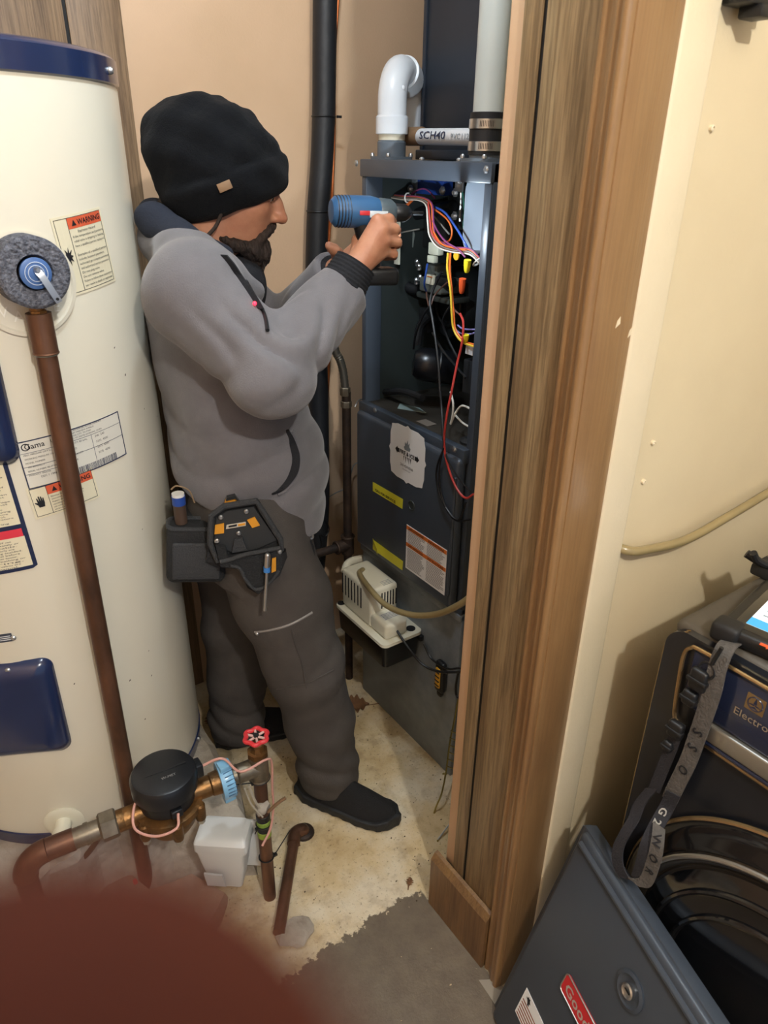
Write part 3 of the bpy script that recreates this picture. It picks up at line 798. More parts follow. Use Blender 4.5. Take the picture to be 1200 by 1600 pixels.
# inducer / blower motor
mc = I(655, 568, 1.10)
link('motor', lathe([(.0, -.018), (.030, -.014), (.040, .0), (.042, .02), (.042, .085), (.036, .095), (0, .095)], mc, (.80, -.55, -.12), 36), M('motor_black', '15161a', .28, .3), fu)
link('motor_band', torus(mc + np.array([.8, -.55, -.12]) * .05, (.80, -.55, -.12), .0425, .003, 36, 6), BLACKP, fu)
link('motor_mount', J(pbox(655, 480, 668, 520, 1.16, .02), tube(cr([I(652, 540, 1.13), I(657, 510, 1.14), I(672, 492, 1.15)], 6), .012, 10)), BLACKP, fu)
link('inducer_housing', lathe([(.01, 0), (.085, .0), (.092, .015), (.092, .06), (.08, .07), (0, .07)], I(700, 475, 1.24), (1, -.1, 0), 36), M('housing_black', '232628', .4, .2), fu)
link('housing_ring', torus(I(700, 475, 1.236), (1, -.1, 0), .055, .006, 36, 8), BLACKP, fu)
link('capacitor', pbox(724, 560, 740, 620, 1.06, .05, .004), M('cap_black', '1d2024', .4), fu)
link('capacitor_label', pbox(728, 535, 738, 556, 1.055, .002, .0004), M('pale_label', 'c9ced6', .5), fu)
link('vent_boot', tube(cr([I(635, 420, 1.20), I(632, 436, 1.17), I(640, 450, 1.16), I(656, 452, 1.17)], 6), .014, 12), RUBBER, fu)
link('drain_hose', tube(cr([I(580, 606, 1.10), I(598, 612, 1.09), I(630, 612, 1.08), I(660, 622, 1.07)], 6), .009, 10), RUBBER, fu)
link('hose_clamp', torus(I(583, 606, 1.10), (0, -1, -.1), .010, .002, 20, 6), STEEL, fu)
link('light_pool', prism([(0, 0), (.03, .028), (.075, .030), (.072, -.012)], frame((1.20, I(615, 606, 1.20)[1], .987), (0, -1, 0), (1, 0, 0)), .0015), M('pool_of_light_pale', 'b9cfcc', .35, .5), fu)  # light falling on the deck, painted as a thin pale sheet
link('deck_light_pool', prism([(0, 0), (.06, .02), (.10, .01), (.03, -.03)], frame((1.09, I(625, 635, 1.09)[1], .987), (0, -1, 0), (1, 0, 0)), .0015), M('pool_of_light_pale', 'b9cfcc', .35, .5), fu)  # second painted pool of light, nearer the deck front
link('deck_label', bx(1.04, 1.07, I(660, 650, 1.04)[1] - .02, I(660, 650, 1.04)[1] + .025, .987, .9878), M('tan_label', '6e655c', .6), fu)
link('grommet', lathe([(.026, 0), (.026, .006), (.014, .012), (.010, .012)], (1.06, FY0 + .05, .986), (0, 0, 1), 24), RUBBER, fu)
WC = {k: M('wire_' + k, c, .45) for k, c in dict(white='d8d6cc', orange='d86a2c', red='b83a34', blue='2c52a8', brown='5e4034', black='141518', purple='7a3a68', yellow='d6b436', green='3e7a6c', grey='8a8a86', violet='8a86c4').items()}
def W_(c, pts, r=.0019): link('wire', wire([I(*p) for p in pts], r), WC[c], fu)
hb = 1.07
for c, o_ in (('white', 0), ('brown', 2), ('grey', 4), ('black', 5.5), ('orange', 7), ('purple', 8.5)):
    W_(c, [(612 + o_ * .6, 309 - o_ * .5, hb + .03), (632, 312 - o_ * .7, hb + .01), (655 + o_ * .3, 313 - o_ * .6, hb), (666 + o_, 322 - o_ * .5, hb - .006), (668 + o_ * 1.1, 345, hb - .008), (671 + o_ * 1.1, 368, hb - .008), (684 + o_, 386 - o_ * .7, hb - .01), (708, 394 - o_ * .9, hb - .012), (735, 398 - o_, hb - .01), (754, 418 - o_ * 1.2, hb)])
W_('red', [(669, 316, hb - .012), (672, 345, hb - .014), (675, 365, hb - .014), (688, 382, hb - .016)])
for k, o_ in enumerate((0, 3)):
    W_('orange', [(612, 330 + o_, 1.12), (620, 334 - o_, 1.10), (632, 322 + o_, 1.09), (650, 308, 1.08)])
W_('orange', [(678, 326, 1.075), (698, 342, 1.07), (706, 360, 1.065), (702, 376, 1.07), (688, 378, 1.08), (676, 366, 1.085)])
W_('orange', [(677, 362, 1.06), (690, 381, 1.055), (712, 388, 1.055), (733, 392, 1.06)])
W_('blue', [(677, 322, 1.08), (695, 332, 1.07), (712, 355, 1.07), (725, 377, 1.07), (731, 388, 1.075)], .0024)
W_('green', [(722, 294, 1.15), (725, 325, 1.14), (724, 355, 1.12), (731, 378, 1.09)])
W_('purple', [(636, 308, 1.12), (655, 296, 1.10), (668, 297, 1.10), (680, 310, 1.10)])
W_('purple', [(676, 345, 1.06), (684, 362, 1.055), (697, 378, 1.05), (716, 390, 1.05), (727, 402, 1.05)])
W_('grey', [(676, 335, 1.09), (690, 352, 1.09), (702, 366, 1.09)])
W_('grey', [(618, 350, 1.12), (620, 364, 1.11), (634, 362, 1.11), (655, 358, 1.12)])
W_('grey', [(618, 345, 1.12), (626, 336, 1.12), (636, 326, 1.12)])
W_('blue', [(668, 412, 1.09), (665, 430, 1.09), (663, 445, 1.10), (666, 455, 1.12)], .0024)
W_('brown', [(666, 455, 1.12), (668, 470, 1.11), (672, 480, 1.10), (680, 460, 1.12), (700, 440, 1.13)])
W_('yellow', [(700, 395, 1.05), (699, 420, 1.05), (704, 455, 1.05), (706, 490, 1.05), (709, 515, 1.05), (722, 534, 1.05), (745, 543, 1.05)], .0024)
W_('orange', [(704, 395, 1.055), (703, 420, 1.055), (706, 455, 1.055), (709, 490, 1.055), (712, 515, 1.055), (726, 533, 1.055), (746, 540, 1.055)], .0024)
W_('violet', [(709, 510, 1.08), (718, 520, 1.08), (735, 522, 1.08), (746, 518, 1.08)])
W_('violet', [(715, 508, 1.09), (724, 514, 1.09), (745, 515, 1.09)])
W_('black', [(690, 425, 1.08), (680, 445, 1.08), (672, 470, 1.07), (676, 500, 1.06), (682, 540, 1.05), (686, 580, 1.04), (688, 620, 1.03)], .003)
W_('black', [(672, 478, 1.10), (660, 495, 1.10), (650, 520, 1.10), (646, 545, 1.11)], .003)
W_('black', [(710, 470, 1.07), (692, 500, 1.08), (700, 530, 1.09), (715, 560, 1.09)], .003)
W_('black', [(676, 520, 1.08), (690, 545, 1.07), (712, 572, 1.06), (728, 590, 1.06)], .0028)
W_('brown', [(706, 476, 1.06), (712, 486, 1.06), (719, 492, 1.06)])
xo = XD - .012
W_('red', [(719, 490, 1.06), (724, 505, 1.05), (722, 535, 1.04), (714, 570, 1.03), (706, 610, 1.0), (698, 650, xo), (694, 690, xo), (699, 725, xo), (712, 760, xo), (727, 778, xo), (740, 772, xo)], .0026)
W_('black', [(688, 612, 1.03), (690, 640, 1.0), (692, 680, xo), (693, 700, xo), (684, 725, xo), (682, 750, xo), (690, 780, xo), (705, 805, xo), (718, 812, xo), (728, 785, xo)], .0024)
W_('black', [(693, 700, xo), (700, 720, xo), (715, 745, xo), (735, 768, xo)], .0022)
W_('black', [(693, 700, xo - .003), (687, 730, xo), (688, 765, xo), (700, 800, xo), (715, 814, xo), (735, 812, xo)], .0022)
for pts in ([(704, 612, 1.05), (708, 630, 1.04), (707, 650, 1.04), (704, 662, 1.04)], [(704, 663, 1.04), (712, 645, 1.045), (722, 634, 1.05), (738, 640, 1.05)], [(738, 640, 1.06), (736, 655, 1.06), (737, 668, 1.06)], [(708, 645, 1.06), (722, 660, 1.06), (735, 668, 1.06)]):
    W_('white', pts, .0024)
def wirenut(u, v, x, c, h=.026):
    p = I(u, v, x)
    link('wire_nut', lathe([(.0075, -h / 2), (.0075, -h / 6), (.0065, h / 4), (.0045, h / 2), (0, h / 2)][::-1] if False else [(.0078, -h / 2), (.0076, -h / 8), (.0062, h / 3), (.004, h / 2), (0, h / 2)], p, (.1, .15, -1), 10), c, fu)
wirenut(730, 416, 1.04, WY); wirenut(741, 603, 1.045, WY); wirenut(727, 529, 1.05, WY, .018)
wirenut(722, 447, 1.06, M('orange_boot', 'd2552a', .4), .032)
link('wire_cap', lathe([(.0085, 0), (.0085, .003), (0, .003)], I(714, 400, 1.06), (-1, 0, 0), 16), M('amber_cap', 'd6a128', .4), fu)
link('cable_tie', torus(I(747, 409, 1.065), (.2, -.7, -.7), .012, .0018, 20, 6), WHITEP, fu)
link('cable_tie', torus(I(637, 309, 1.085), (.2, -1, 0), .010, .0018, 20, 6), WHITEP, fu)

# ---- supply duct above
du = thing('supply_duct', 'dark painted sheet-metal supply duct rising above the furnace', 'duct', (1.45, 1.34, FZ1 + .001))
link('duct_body', bx(1.185, 1.78, FY0 + .004, 1.548, FZ1 + .02, 2.655, .002), DUCT, du)
link('duct_collar', bx(1.17, 1.775, FY0 + .002, 1.553, FZ1 + .001, FZ1 + .022, .002), DUCT, du)
link('duct_seam', bx(1.180, 1.186, 1.539, 1.550, FZ1 + .02, 2.655, .001), DUCT, du)

# ---- exhaust vent: flange, stub, elbow
EXP = np.array([1.068, 1.508])
eb = np.array([EXP[0], EXP[1], FZ1 + .001])
ev = thing('vent_elbow', 'white plastic vent elbow curving off the furnace top', 'pipe', eb)
def flange(par, c, r):
    link('flange', prism([(c[0] + x, c[1] + y) for x, y in rrect(2.5 * r, 2.5 * r, r * .5, 5)], frame((0, 0, FZ1 + .001), (1, 0, 0), (0, 1, 0)), .006), M('grey_plastic', '5d666f', .45), par)
    link('collar', lathe([(r * 1.05, 0), (r * 1.05, .03), (r * .98, .032), (r * .98, .034)], (c[0], c[1], FZ1 + .006), (0, 0, 1), 32), M('grey_plastic', '5d666f', .45), par)
    for sx in (-1, 1):
        for sy in (-1, 1):
            link('screw', screw((c[0] + sx * r * 1.02, c[1] + sy * r * 1.02, FZ1 + .007), (0, 0, 1), .005, .007), ZINC, par)
flange(ev, EXP, .031)
link('stub_pipe', cyl((EXP[0], EXP[1], FZ1 + .02), (EXP[0], EXP[1], FZ1 + .085), .0302, n=32), PVC_Y, ev)
link('stub_print', text('2 IN', .006, frame((EXP[0] - .031, EXP[1] + .012, FZ1 + .055), (0, -1, 0), (0, 0, 1))), INK, ev, smooth=False)
z0 = FZ1 + .052
path = [np.array([EXP[0], EXP[1], z0 + .03])] + [np.array([EXP[0] + .050 * (1 - math.cos(t)), EXP[1] + .036 * (1 - math.cos(t)), z0 + .066 + .062 * math.sin(t)]) for t in np.linspace(0, math.pi * .62, 14)]
link('elbow', tube(path, .0325, 32), PVC, ev)
link('elbow_hub', lathe([(.0325, 0), (.0365, .001), (.0365, .034), (.033, .038)], (EXP[0], EXP[1], z0), (0, 0, 1), 32), PVC, ev)
dE = path[-1] - path[-2]; dE /= np.linalg.norm(dE)
link('elbow_hub', lathe([(.033, -.012), (.0375, -.010), (.0375, .034), (.033, .034)], path[-1], dE, 32), PVC, ev)
for s in (-1, 1):
    link('elbow_nub', ball(path[5] + np.array([.0, s * .034, -.01]), .005, 8), PVC, ev)
lt = path[-1] + dE * .03
link('drop_pipe', tube(cr([lt, lt + np.array([.02, .015, -.03]), lt + np.array([.022, .018, -.08]), lt + np.array([.022, .018, -.12])], 5), .030, 24), PVC, ev)
# ---- thin printed pipe between the two vents
sp0, sp1 = np.array([1.122, 1.515, 1.616]), np.array([1.108, 1.205, 1.612])
sch = thing('drain_pipe', 'thin white printed plastic pipe lying across the furnace top', 'pipe', (1.115, 1.36, 1.6))
link('pipe', cyl(sp0, sp1, .0168, n=24), PVC, sch)
link('brown_fitting', lathe([(.019, 0), (.0195, .002), (.0195, .055), (.0175, .058)], sp0 + (sp0 - sp1) * .02, (0, -1, 0), 24), M('tan_plastic', '7d6248', .5), sch)
dv = (sp1 - sp0) / np.linalg.norm(sp1 - sp0); nf = np.array([-1, 0, .0]); upv = np.cross(nf, dv)
def wraptext(s, size, t0, width, bold=0.0):
    g = text(s, size, width=width, bold=bold); V = g[0]; a_ = V[:, 1] / .0170 - .25
    c0_ = sp0 + dv * t0
    P = c0_ + V[:, :1] * dv + .0184 * (np.cos(a_)[:, None] * nf + np.sin(a_)[:, None] * np.array([0, 0, 1.0]))
    return (P, g[1])
link('pipe_print', wraptext('SCH40', .0150, .066, .096, .01), NAVYINK, sch, smooth=False)
link('pipe_print', wraptext('PVC1120', .0105, .182, .072), M('grey_ink', '7d8890', .6), sch, smooth=False)
# ---- intake pipe with rubber coupling
IN = np.array([1.060, 1.178])
ip = thing('intake_pipe', 'tall pale plastic intake pipe clamped to the furnace top', 'pipe', (IN[0], IN[1], FZ1 + .001))
flange(ip, IN, .031)
link('pipe', cyl((IN[0], IN[1], FZ1 + .03), (IN[0] + .004, IN[1], 2.655), .0302, n=36), PVC_G, ip)
link('rubber_coupling', lathe([(.031, 0), (.0345, .001), (.0345, .073), (.031, .074)], (IN[0], IN[1], FZ1 + .012), (0, 0, 1), 36), RUBBER, ip)
for z in (FZ1 + .028, FZ1 + .066):
    cl = link('hose_clamp', lathe([(.035, -.0085), (.0362, -.008), (.0362, .008), (.035, .0085)], (IN[0], IN[1], z), (0, 0, 1), 40), STEEL, ip)
    sl = []
    for k in range(9):
        a_ = math.radians(205 + k * 5); c_ = np.array([IN[0] + .0364 * math.cos(a_), IN[1] + .0364 * math.sin(a_), z])
        sl.append(cyl(c_ + np.array([0, 0, -.005]), c_ + np.array([0, 0, .005]), .0006, n=5))
    link('clamp_slots', J(*sl), BLACKM, cl)

# ---- black insulated line and thin copper wire on the back wall
ys = 1.835
lp = [on(u, v, 'y', ys) for u, v in ((509, -60), (508, 0), (507, 80), (506, 165), (503, 250), (497, 330), (494, 420), (494, 520), (497, 600), (499, 700), (500, 790), (494, 880), (478, 1000))]
ls = thing('insulated_line', 'black foam-insulated refrigerant line running down the peach wall', 'pipe', (lp[-1][0], ys, 0))
pth = cr(lp, 5); nseg = len(pth); cut = [0, int(nseg * .27), int(nseg * .42), nseg - 1]
top = np.array([pth[0][0] + .015, ys, 2.655])
end = np.array([pth[-1][0], ys, 0.0])
segs = [[top] + pth[:cut[1] + 1], pth[cut[1]:cut[2] + 1], pth[cut[2]:] + [end]]
SLEEVE = M('black_foam_sleeve', '191b1f', .55, bump=.15, bs=30)
for sg in segs: link('foam_sleeve', tube(sg, .0300, 18), SLEEVE, ls)
for c_ in cut[1:3]:
    p = np.array(pth[c_]); link('cable_tie', J(torus(p, (0, 0, 1), .0305, .0022, 28, 6), bx(p[0] + .028, p[0] + .040, p[1] - .025, p[1] - .018, p[2] - .003, p[2] + .003)), BLACKP, ls)
wp = [on(u, v, 'y', 1.86) for u, v in ((531, -40), (526, 30), (522, 100), (522, 200), (519, 300), (513, 390), (512, 470), (514, 560), (509, 660), (503, 760), (500, 840))]
tag(link('copper_wire', wire(wp, .0045, 8), M('bright_copper', 'a2592c', .35, .7)), 'thin copper line strapped beside the black insulated line', 'wire')
tag(link('thin_cable', wire([on(u, v, 'y', 1.86) for u, v in ((512, 778), (525, 770), (540, 762), (547, 745), (552, 728), (560, 722))], .002, 6), WC['grey']), 'thin grey cable looping from the black line to the gas pipe', 'wire')
tag(link('thin_cable', wire([on(u, v, 'y', 1.80) for u, v in ((500, 808), (510, 815), (514, 828), (508, 838), (500, 836), (503, 850), (498, 868))], .002, 6), WC['black']), 'thin black cable curl hanging low on the black line', 'wire')

# ---- gas piping left of the furnace
gy_ = 1.635
G = lambda u, v: on(u, v, 'y', gy_)
gp = thing('gas_pipe', 'dark iron gas pipe with tee standing left of the furnace', 'pipe', (G(545, 855)[0], gy_, .0))
ga, gb = G(541, 612), G(545, 850)
gb[0] = ga[0]
link('riser', cyl(ga, gb, .0125, n=18), IRON, gp)
link('tee', J(cyl(gb + np.array([0, 0, .03]), gb - np.array([0, 0, .03]), .019, n=18), cyl(gb, gb - np.array([.042, 0, .0]), .019, n=18), torus(gb + np.array([0, 0, .028]), (0, 0, 1), .018, .004, 20, 6), torus(gb - np.array([.04, 0, 0]), (1, 0, 0), .018, .004, 20, 6)), IRON, gp)
link('branch', cyl(gb - np.array([.03, 0, 0]), gb - np.array([.22, 0, -.002]), .0125, n=18), IRON, gp)
link('drip_leg', cyl(gb, (gb[0], gy_, 0.0), .0125, n=18), IRON, gp)
fp = cr([G(519, 520), G(524, 548), G(531, 562), G(536, 580), G(539, 604), G(540, 618)], 8)
link('flex_connector', tube(fp, [.0105 + .0012 * (k % 2) for k in range(len(fp))], 14), M('braided_steel', '8a857a', .35, .85), gp)
link('flare_nut', J(lathe([(.013, 0), (.0145, .002), (.0145, .022), (.012, .024)], G(539.5, 618), (0, 0, 1), 6), lathe([(.015, 0), (.0155, .002), (.0155, .016), (.013, .018)], G(541, 636), (0, 0, 1), 6)), PEWTER, gp)
hk = G(560, 628)
link('hook', wire([hk + np.array([-.012, 0, -.012]), hk + np.array([.0, 0, .004]), hk + np.array([.012, 0, .006])], .002), STEEL, gp)

# ---- condensate pump on the front of the plenum
px0, px1, py0, py1 = .897, 1.0235, 1.264, 1.508
cpm = thing('condensate_pump', 'white and black condensate pump hung on the plenum front', 'pump', (.96, 1.386, .325))
bm = bmesh.new()
def ringz(z, ins):
    return [bm.verts.new(((px0 + px1) / 2 + x, (py0 + py1) / 2 + y, z)) for x, y in rrect(px1 - px0 - 2 * ins, py1 - py0 - 2 * ins, .012, 4)]
rr_ = [ringz(.325, .012), ringz(.333, .006), ringz(.405, .002)]
for a, b2 in zip(rr_, rr_[1:]):
    for k in range(len(a)):
        l = (k + 1) % len(a); bm.faces.new((a[k], a[l], b2[l], b2[k]))
bm.faces.new(rr_[0][::-1]); bm.faces.new(rr_[-1])
link('tank', from_bm(bm), M('glossy_black', '0f1012', .3), cpm)
link('tank_lid', prism([((px0 + px1) / 2 + x, (py0 + py1) / 2 + y) for x, y in rrect(px1 - px0 + .006, py1 - py0 + .006, .016, 5)], frame((0, 0, .404), (1, 0, 0), (0, 1, 0)), .009), CREAMP, cpm)
mcv = link('motor_cover', J(bx(.910, 1.000, 1.345, 1.498, .413, .535, .012, 4), bx(.912, .985, 1.276, 1.36, .413, .462, .012, 4)), CREAMP, cpm)
for y in np.linspace(1.49, 1.395, 7):
    link('vent_slot', bx(.9088, .912, y - .0022, y + .0022, .455, .520, .001), BLACKM, mcv)
for x in np.linspace(.945, .992, 6):
    link('vent_slot', bx(x - .002, x + .002, 1.3438, 1.347, .468, .518, .001), BLACKM, mcv)
link('inlet_hole', lathe([(.013, 0), (.013, .0012), (0, .0012)], (1.003, 1.288, .4132), (0, 0, 1), 20), BLACKM, cpm)
link('inlet_hole', lathe([(.011, 0), (.011, .0012), (0, .0012)], (.910, 1.5, .4132), (0, 0, 1), 20), BLACKM, cpm)
link('rating_sticker', bx(.925, .975, 1.30, 1.33, .4615, .4625), M('pump_label', 'cfccc0', .5), cpm)
lnz = []
for k in range(5): lnz.append(bx(.928, .972, 1.303 + k * .0055, 1.3045 + k * .0055, .4625, .4628))
for k in range(4): lnz.append(bx(.955, .985, 1.352 + k * .006, 1.3535 + k * .006, .5350, .5354))
link('pump_print', J(*lnz), M('grey_print', '6a6e74', .6), cpm, smooth=False)
link('mount_hook', bx(1.012, 1.0235, 1.254, 1.266, .385, .402, .002), BLACKP, cpm)
# power cord of the pump
cord = [(.948, 1.279, .435), on(640, 1015, 'x', .955), on(660, 1038, 'x', .97), on(685, 1049, 'x', .985), on(720, 1050, 'x', .995), on(760, 1046, 'x', 1.0)]
tag(link('pump_cord', wire(cord, .0035, 8), BLACKP), 'black power cord running from the white pump towards the wall end', 'cord')
tag(link('cord_loop', wire([on(u, v, 'x', 1.006) for u, v in ((662, 1006), (675, 1030), (700, 1045), (720, 1045), (740, 1060), (740, 1090), (716, 1090), (712, 1075), (716, 1050))], .003, 8), BLACKP), 'black cord loop hanging on the grey plenum beside the wall end', 'cord')
# white drain elbow into the pump
dpv = [on(572, 872, 'y', 1.585), on(552, 876, 'y', 1.585), on(543, 882, 'y', 1.580), on(541, 890, 'y', 1.565), on(549, 897, 'y', 1.54), np.array([.950, 1.492, .50])]
dpo = thing('drain_elbow', 'white plastic drain pipe bending into the condensate pump', 'pipe', dpv[-1])
link('pipe', tube(cr(dpv, 6), .0125, 16), PVC_Y, dpo)
link('hub', torus(dpv[3], dpv[4] - dpv[2], .0135, .003, 20, 6), PVC_Y, dpo)
# condensate hose: pump -> behind the short wall -> out along the laundry wall
HOSE = M('clear_brown_hose', '9a8a62', .3, var=.15, coat=.3)
hs = [np.array([.955, 1.455, .533]), on(562, 897, 'x', .93), on(578, 920, 'x', .905), on(604, 946, 'x', .90), on(640, 960, 'x', .90), on(680, 960, 'x', .91), on(712, 948, 'x', .91), on(738, 930, 'x', .915), on(775, 895, 'x', .92), on(815, 850, 'x', .91), np.array([.895, .78, .99]), np.array([.892, .705, 1.022]), on(973, 858, 'y', .603), on(1020, 857, 'y', .592), on(1075, 842, 'y', .588), on(1140, 806, 'y', .586), on(1200, 770, 'y', .588), on(1290, 716, 'y', .592)]
tag(link('condensate_hose', wire(hs, .0078, 12, 8), HOSE), 'brownish clear hose from the white pump through the wall above the washer', 'hose')
# tester with yellow grip hung on the plenum
tp = on(685, 1058, 'x', 1.005)
tt = thing('yellow_handled_tool', 'black and yellow gripped hand tool hanging on the grey plenum', 'tool', tp - np.array([0, 0, .05]))
link('grip', bx(1.004, 1.022, tp[1] - .017, tp[1] + .017, tp[2] - .050, tp[2] + .048, .007, 3), BLACKP, tt)
link('yellow_inlay', bx(1.000, 1.008, tp[1] - .009, tp[1] + .010, tp[2] - .034, tp[2] + .030, .004, 3), M('tool_yellow', 'd6a22a', .45), tt)
for k in range(4):
    link('grip_ridge', bx(.9985, 1.002, tp[1] - .008, tp[1] + .009, tp[2] - .026 + k * .014, tp[2] - .0225 + k * .014, .0008), BLACKP, tt)
link('nose', bx(1.007, 1.020, tp[1] - .010, tp[1] + .008, tp[2] - .066, tp[2] - .046, .004), BLACKP, tt)
# bent brass wire hanger by the wall end
BW = M('brass_wire', 'a89a5c', .3, .85)
bwp = [on(716, 1092, 'x', 1.012), on(709, 1130, 'x', 1.005), on(703, 1160, 'x', .99), on(697, 1205, 'x', .955), on(690, 1240, 'x', .93), on(681, 1262, 'x', .915), on(676, 1285, 'x', .90), on(682, 1305, 'x', .885), on(684, 1314, 'z', .003)]
bt = thing('bent_wire', 'bent brass wire leaning on the plenum beside the wall end', 'wire', bwp[-1])
link('stem', wire(bwp, .0024, 6), BW, bt)
for k in range(6):
    a = on(704 - k * 1.2, 1142 + k * 11, 'x', .985 - k * .006); b2 = on(722 - k, 1150 + k * 11, 'x', .985 - k * .006)
    link('cross_wire', cyl(a, b2, .0015, n=6), BW, bt)
link('coil', torus(on(695, 1209, 'x', .953), (.3, .5, 1), .006, .0014, 16, 5), BW, bt)
link('foot', cyl(on(684, 1312, 'z', .004), on(708, 1280, 'z', .03), .0022, n=6), STEEL, bt)
# ============================================================ WATER METER AND ITS PIPES
VP_ = np.array([.437, 1.066]); mz = .418
A_ = np.array([.012, 1.118, .400]); B_ = np.array([VP_[0], VP_[1], mz])
d_ = (B_ - A_) / np.linalg.norm(B_ - A_)
mcn = A_ + d_ * .238
METAL = PEWTER
wm = thing('water_meter', 'bronze water meter with round black register head', 'meter', (mcn[0], mcn[1], .35))
mb = (mcn[0], mcn[1], 0)
link('meter_body', J(lathe([(.02, .345), (.044, .350), (.052, .365), (.053, .392), (.066, .396), (.067, .412), (.050, .416), (.046, .43)], mb, (0, 0, 1), 36),
     cyl(mcn - d_ * .085, mcn + d_ * .085, .022, n=20), lathe([(.020, .085), (.024, .088), (.027, .12), (.027, .128)], mcn, d_, 20), lathe([(.020, .082), (.022, .085), (.022, .105)], mcn, -d_, 20)), BRASS, wm)
for k, a_ in enumerate((205, 265, 320)):
    c_ = np.array([mcn[0] + .064 * math.cos(math.radians(a_)), mcn[1] + .064 * math.sin(math.radians(a_)), .372])
    lg = link('body_lug', J(lathe([(.010, 0), (.011, .004), (.011, .036), (.008, .04)], c_, (0, 0, 1), 14), cyl(c_ + np.array([0, 0, .02]), (mcn[0], mcn[1], .392), .009, n=10)), BRASS, wm)
    link('lug_bolt', lathe([(.007, -.012), (.008, -.010), (.008, 0), (0, 0)], c_, (0, 0, 1), 6), ZINC, lg)
HEADM = M('meter_black', '1a1c20', .33, bump=.03, bs=200)
link('register_collar', lathe([(.046, .414), (.054, .420), (.055, .452), (.053, .456)], mb, (0, 0, 1), 40), HEADM, wm)
rh = link('register_head', lathe([(.056, .450), (.0635, .454), (.0645, .484), (.060, .492), (.055, .494), (.0, .4935)], mb, (0, 0, 1), 48), HEADM, wm)
tz_ = .4945
link('lid_ridge', ribbon([np.array([mcn[0], mcn[1], tz_]) - d_ * .045 + np.array([0, .0, 0]), np.array([mcn[0], mcn[1], tz_]) + d_ * .045], np.cross(d_, (0, 0, 1)), .0035, .003), HEADM, rh)
link('lid_print', text('W-MET', .006, frame((mcn[0] - .01, mcn[1] - .022, tz_), d_, np.cross((0, 0, 1), d_)), width=.028), M('pale_print', '8c8c8c', .6), rh, smooth=False)
hn = np.array([mcn[0], mcn[1], .472]) + d_ * .062
link('hinge', bx(hn[0] - .012, hn[0] + .012, hn[1] - .014, hn[1] + .014, .455, .486, .003), HEADM, rh)
link('wire_port', bx(mcn[0] - .012, mcn[0] + .010, mcn[1] - .066, mcn[1] - .052, .428, .446, .002), HEADM, wm)
# left side: union nut, tailpiece, copper elbow going into the floor
lp_ = thing('meter_inlet_pipe', 'copper elbow with brass union feeding the meter on its left', 'pipe', (A_[0], A_[1], 0))
link('union_nut', lathe([(.026, .098), (.029, .101), (.029, .128), (.024, .132)], mcn, -d_, 6), METAL, lp_)
link('tailpiece', J(cyl(mcn - d_ * .12, mcn - d_ * .185, .0195, n=20), cyl(mcn - d_ * .150, mcn - d_ * .158, .0215, n=20)), METAL, lp_)
link('coupling', cyl(mcn - d_ * .178, mcn - d_ * .226, .0215, n=20), COPPER, lp_)
ec = mcn - d_ * .226
el = [ec] + [ec - d_ * .045 * math.sin(t) - np.array([0, 0, .045 * (1 - math.cos(t))]) for t in np.linspace(.15, math.pi / 2, 8)]
bot = np.array([el[-1][0], el[-1][1], 0.0])
link('elbow', tube(el, .0225, 20), COPPER, lp_)
link('riser', cyl(el[-1] + np.array([0, 0, .004]), bot, .0195, n=20), COPPER, lp_)
# right side: blue ring, tailpiece, tee, valve, riser
rp3 = thing('valve_riser', 'vertical copper pipe with red wheel valve right of the meter', 'pipe', (VP_[0], VP_[1], 0))
link('union_nut', lathe([(.028, .122), (.030, .124), (.030, .132), (.026, .134)], mcn, d_, 6), BRASS, rp3)
link('tailpiece', cyl(mcn + d_ * .125, mcn + d_ * .178, .0185, n=20), METAL, rp3)
tee0 = np.array([VP_[0], VP_[1], mz])
link('tee', J(cyl(tee0 - d_ * .048, tee0, .0205, n=20), cyl(tee0 - np.array([0, 0, .032]), tee0 + np.array([0, 0, .034]), .0205, n=20), torus(tee0 - d_ * .046, d_, .0195, .003, 20, 6), torus(tee0 - np.array([0, 0, .031]), (0, 0, 1), .0195, .003, 20, 6)), METAL, rp3)
link('riser', cyl(tee0 - np.array([0, 0, .03]), (VP_[0], VP_[1], 0), .0145, n=20), COPPER, rp3)
hv = tee0 + np.array([0, 0, .082])
link('bonnet', lathe([(.016, .030), (.022, .032), (.022, .044), (.016, .046), (.013, .056), (.015, .058), (.015, .064), (.008, .066), (.006, .082)], tee0, (0, 0, 1), 8), BRASS, rp3)
RED = M('red_wheel', 'c8343a', .38)
hw = link('hand_wheel', tube([hv + (.0225 + .0022 * math.cos(6 * t)) * np.array([math.cos(t), math.sin(t), 0]) for t in np.linspace(0, 2 * math.pi, 60, endpoint=False)], .0048, 10, closed=True), RED, rp3)
for k in range(6):
    t = k * math.pi / 3 + .2
    link('spoke', cyl(hv, hv + .0225 * np.array([math.cos(t), math.sin(t), 0]), .0026, n=8), M('pale_pink', 'c9a49c', .5), hw)
link('wheel_nut', lathe([(.006, -.004), (.006, .006), (0, .006)], hv, (0, 0, 1), 6), BLACKM, hw)
for z, c_, nm in ((.268, '1a1b1a', 'tape_band'), (.250, '7d9a3e', 'tape_band'), (.236, '1a1b1a', 'tape_band'), (.218, '8aa03c', 'tape_band')):
    link(nm, lathe([(.0148, -.009), (.0156, -.008), (.0156, .008), (.0148, .009)], (VP_[0], VP_[1], z), (0, 0, 1), 20), M('tape_' + c_, c_, .5), rp3)
lump = rock((VP_[0] - .004, VP_[1] - .010, .288), .017, 4, (1, .8, 1.2))
link('dried_caulk', lump, M('grey_caulk', 'a09a90', .8), rp3)
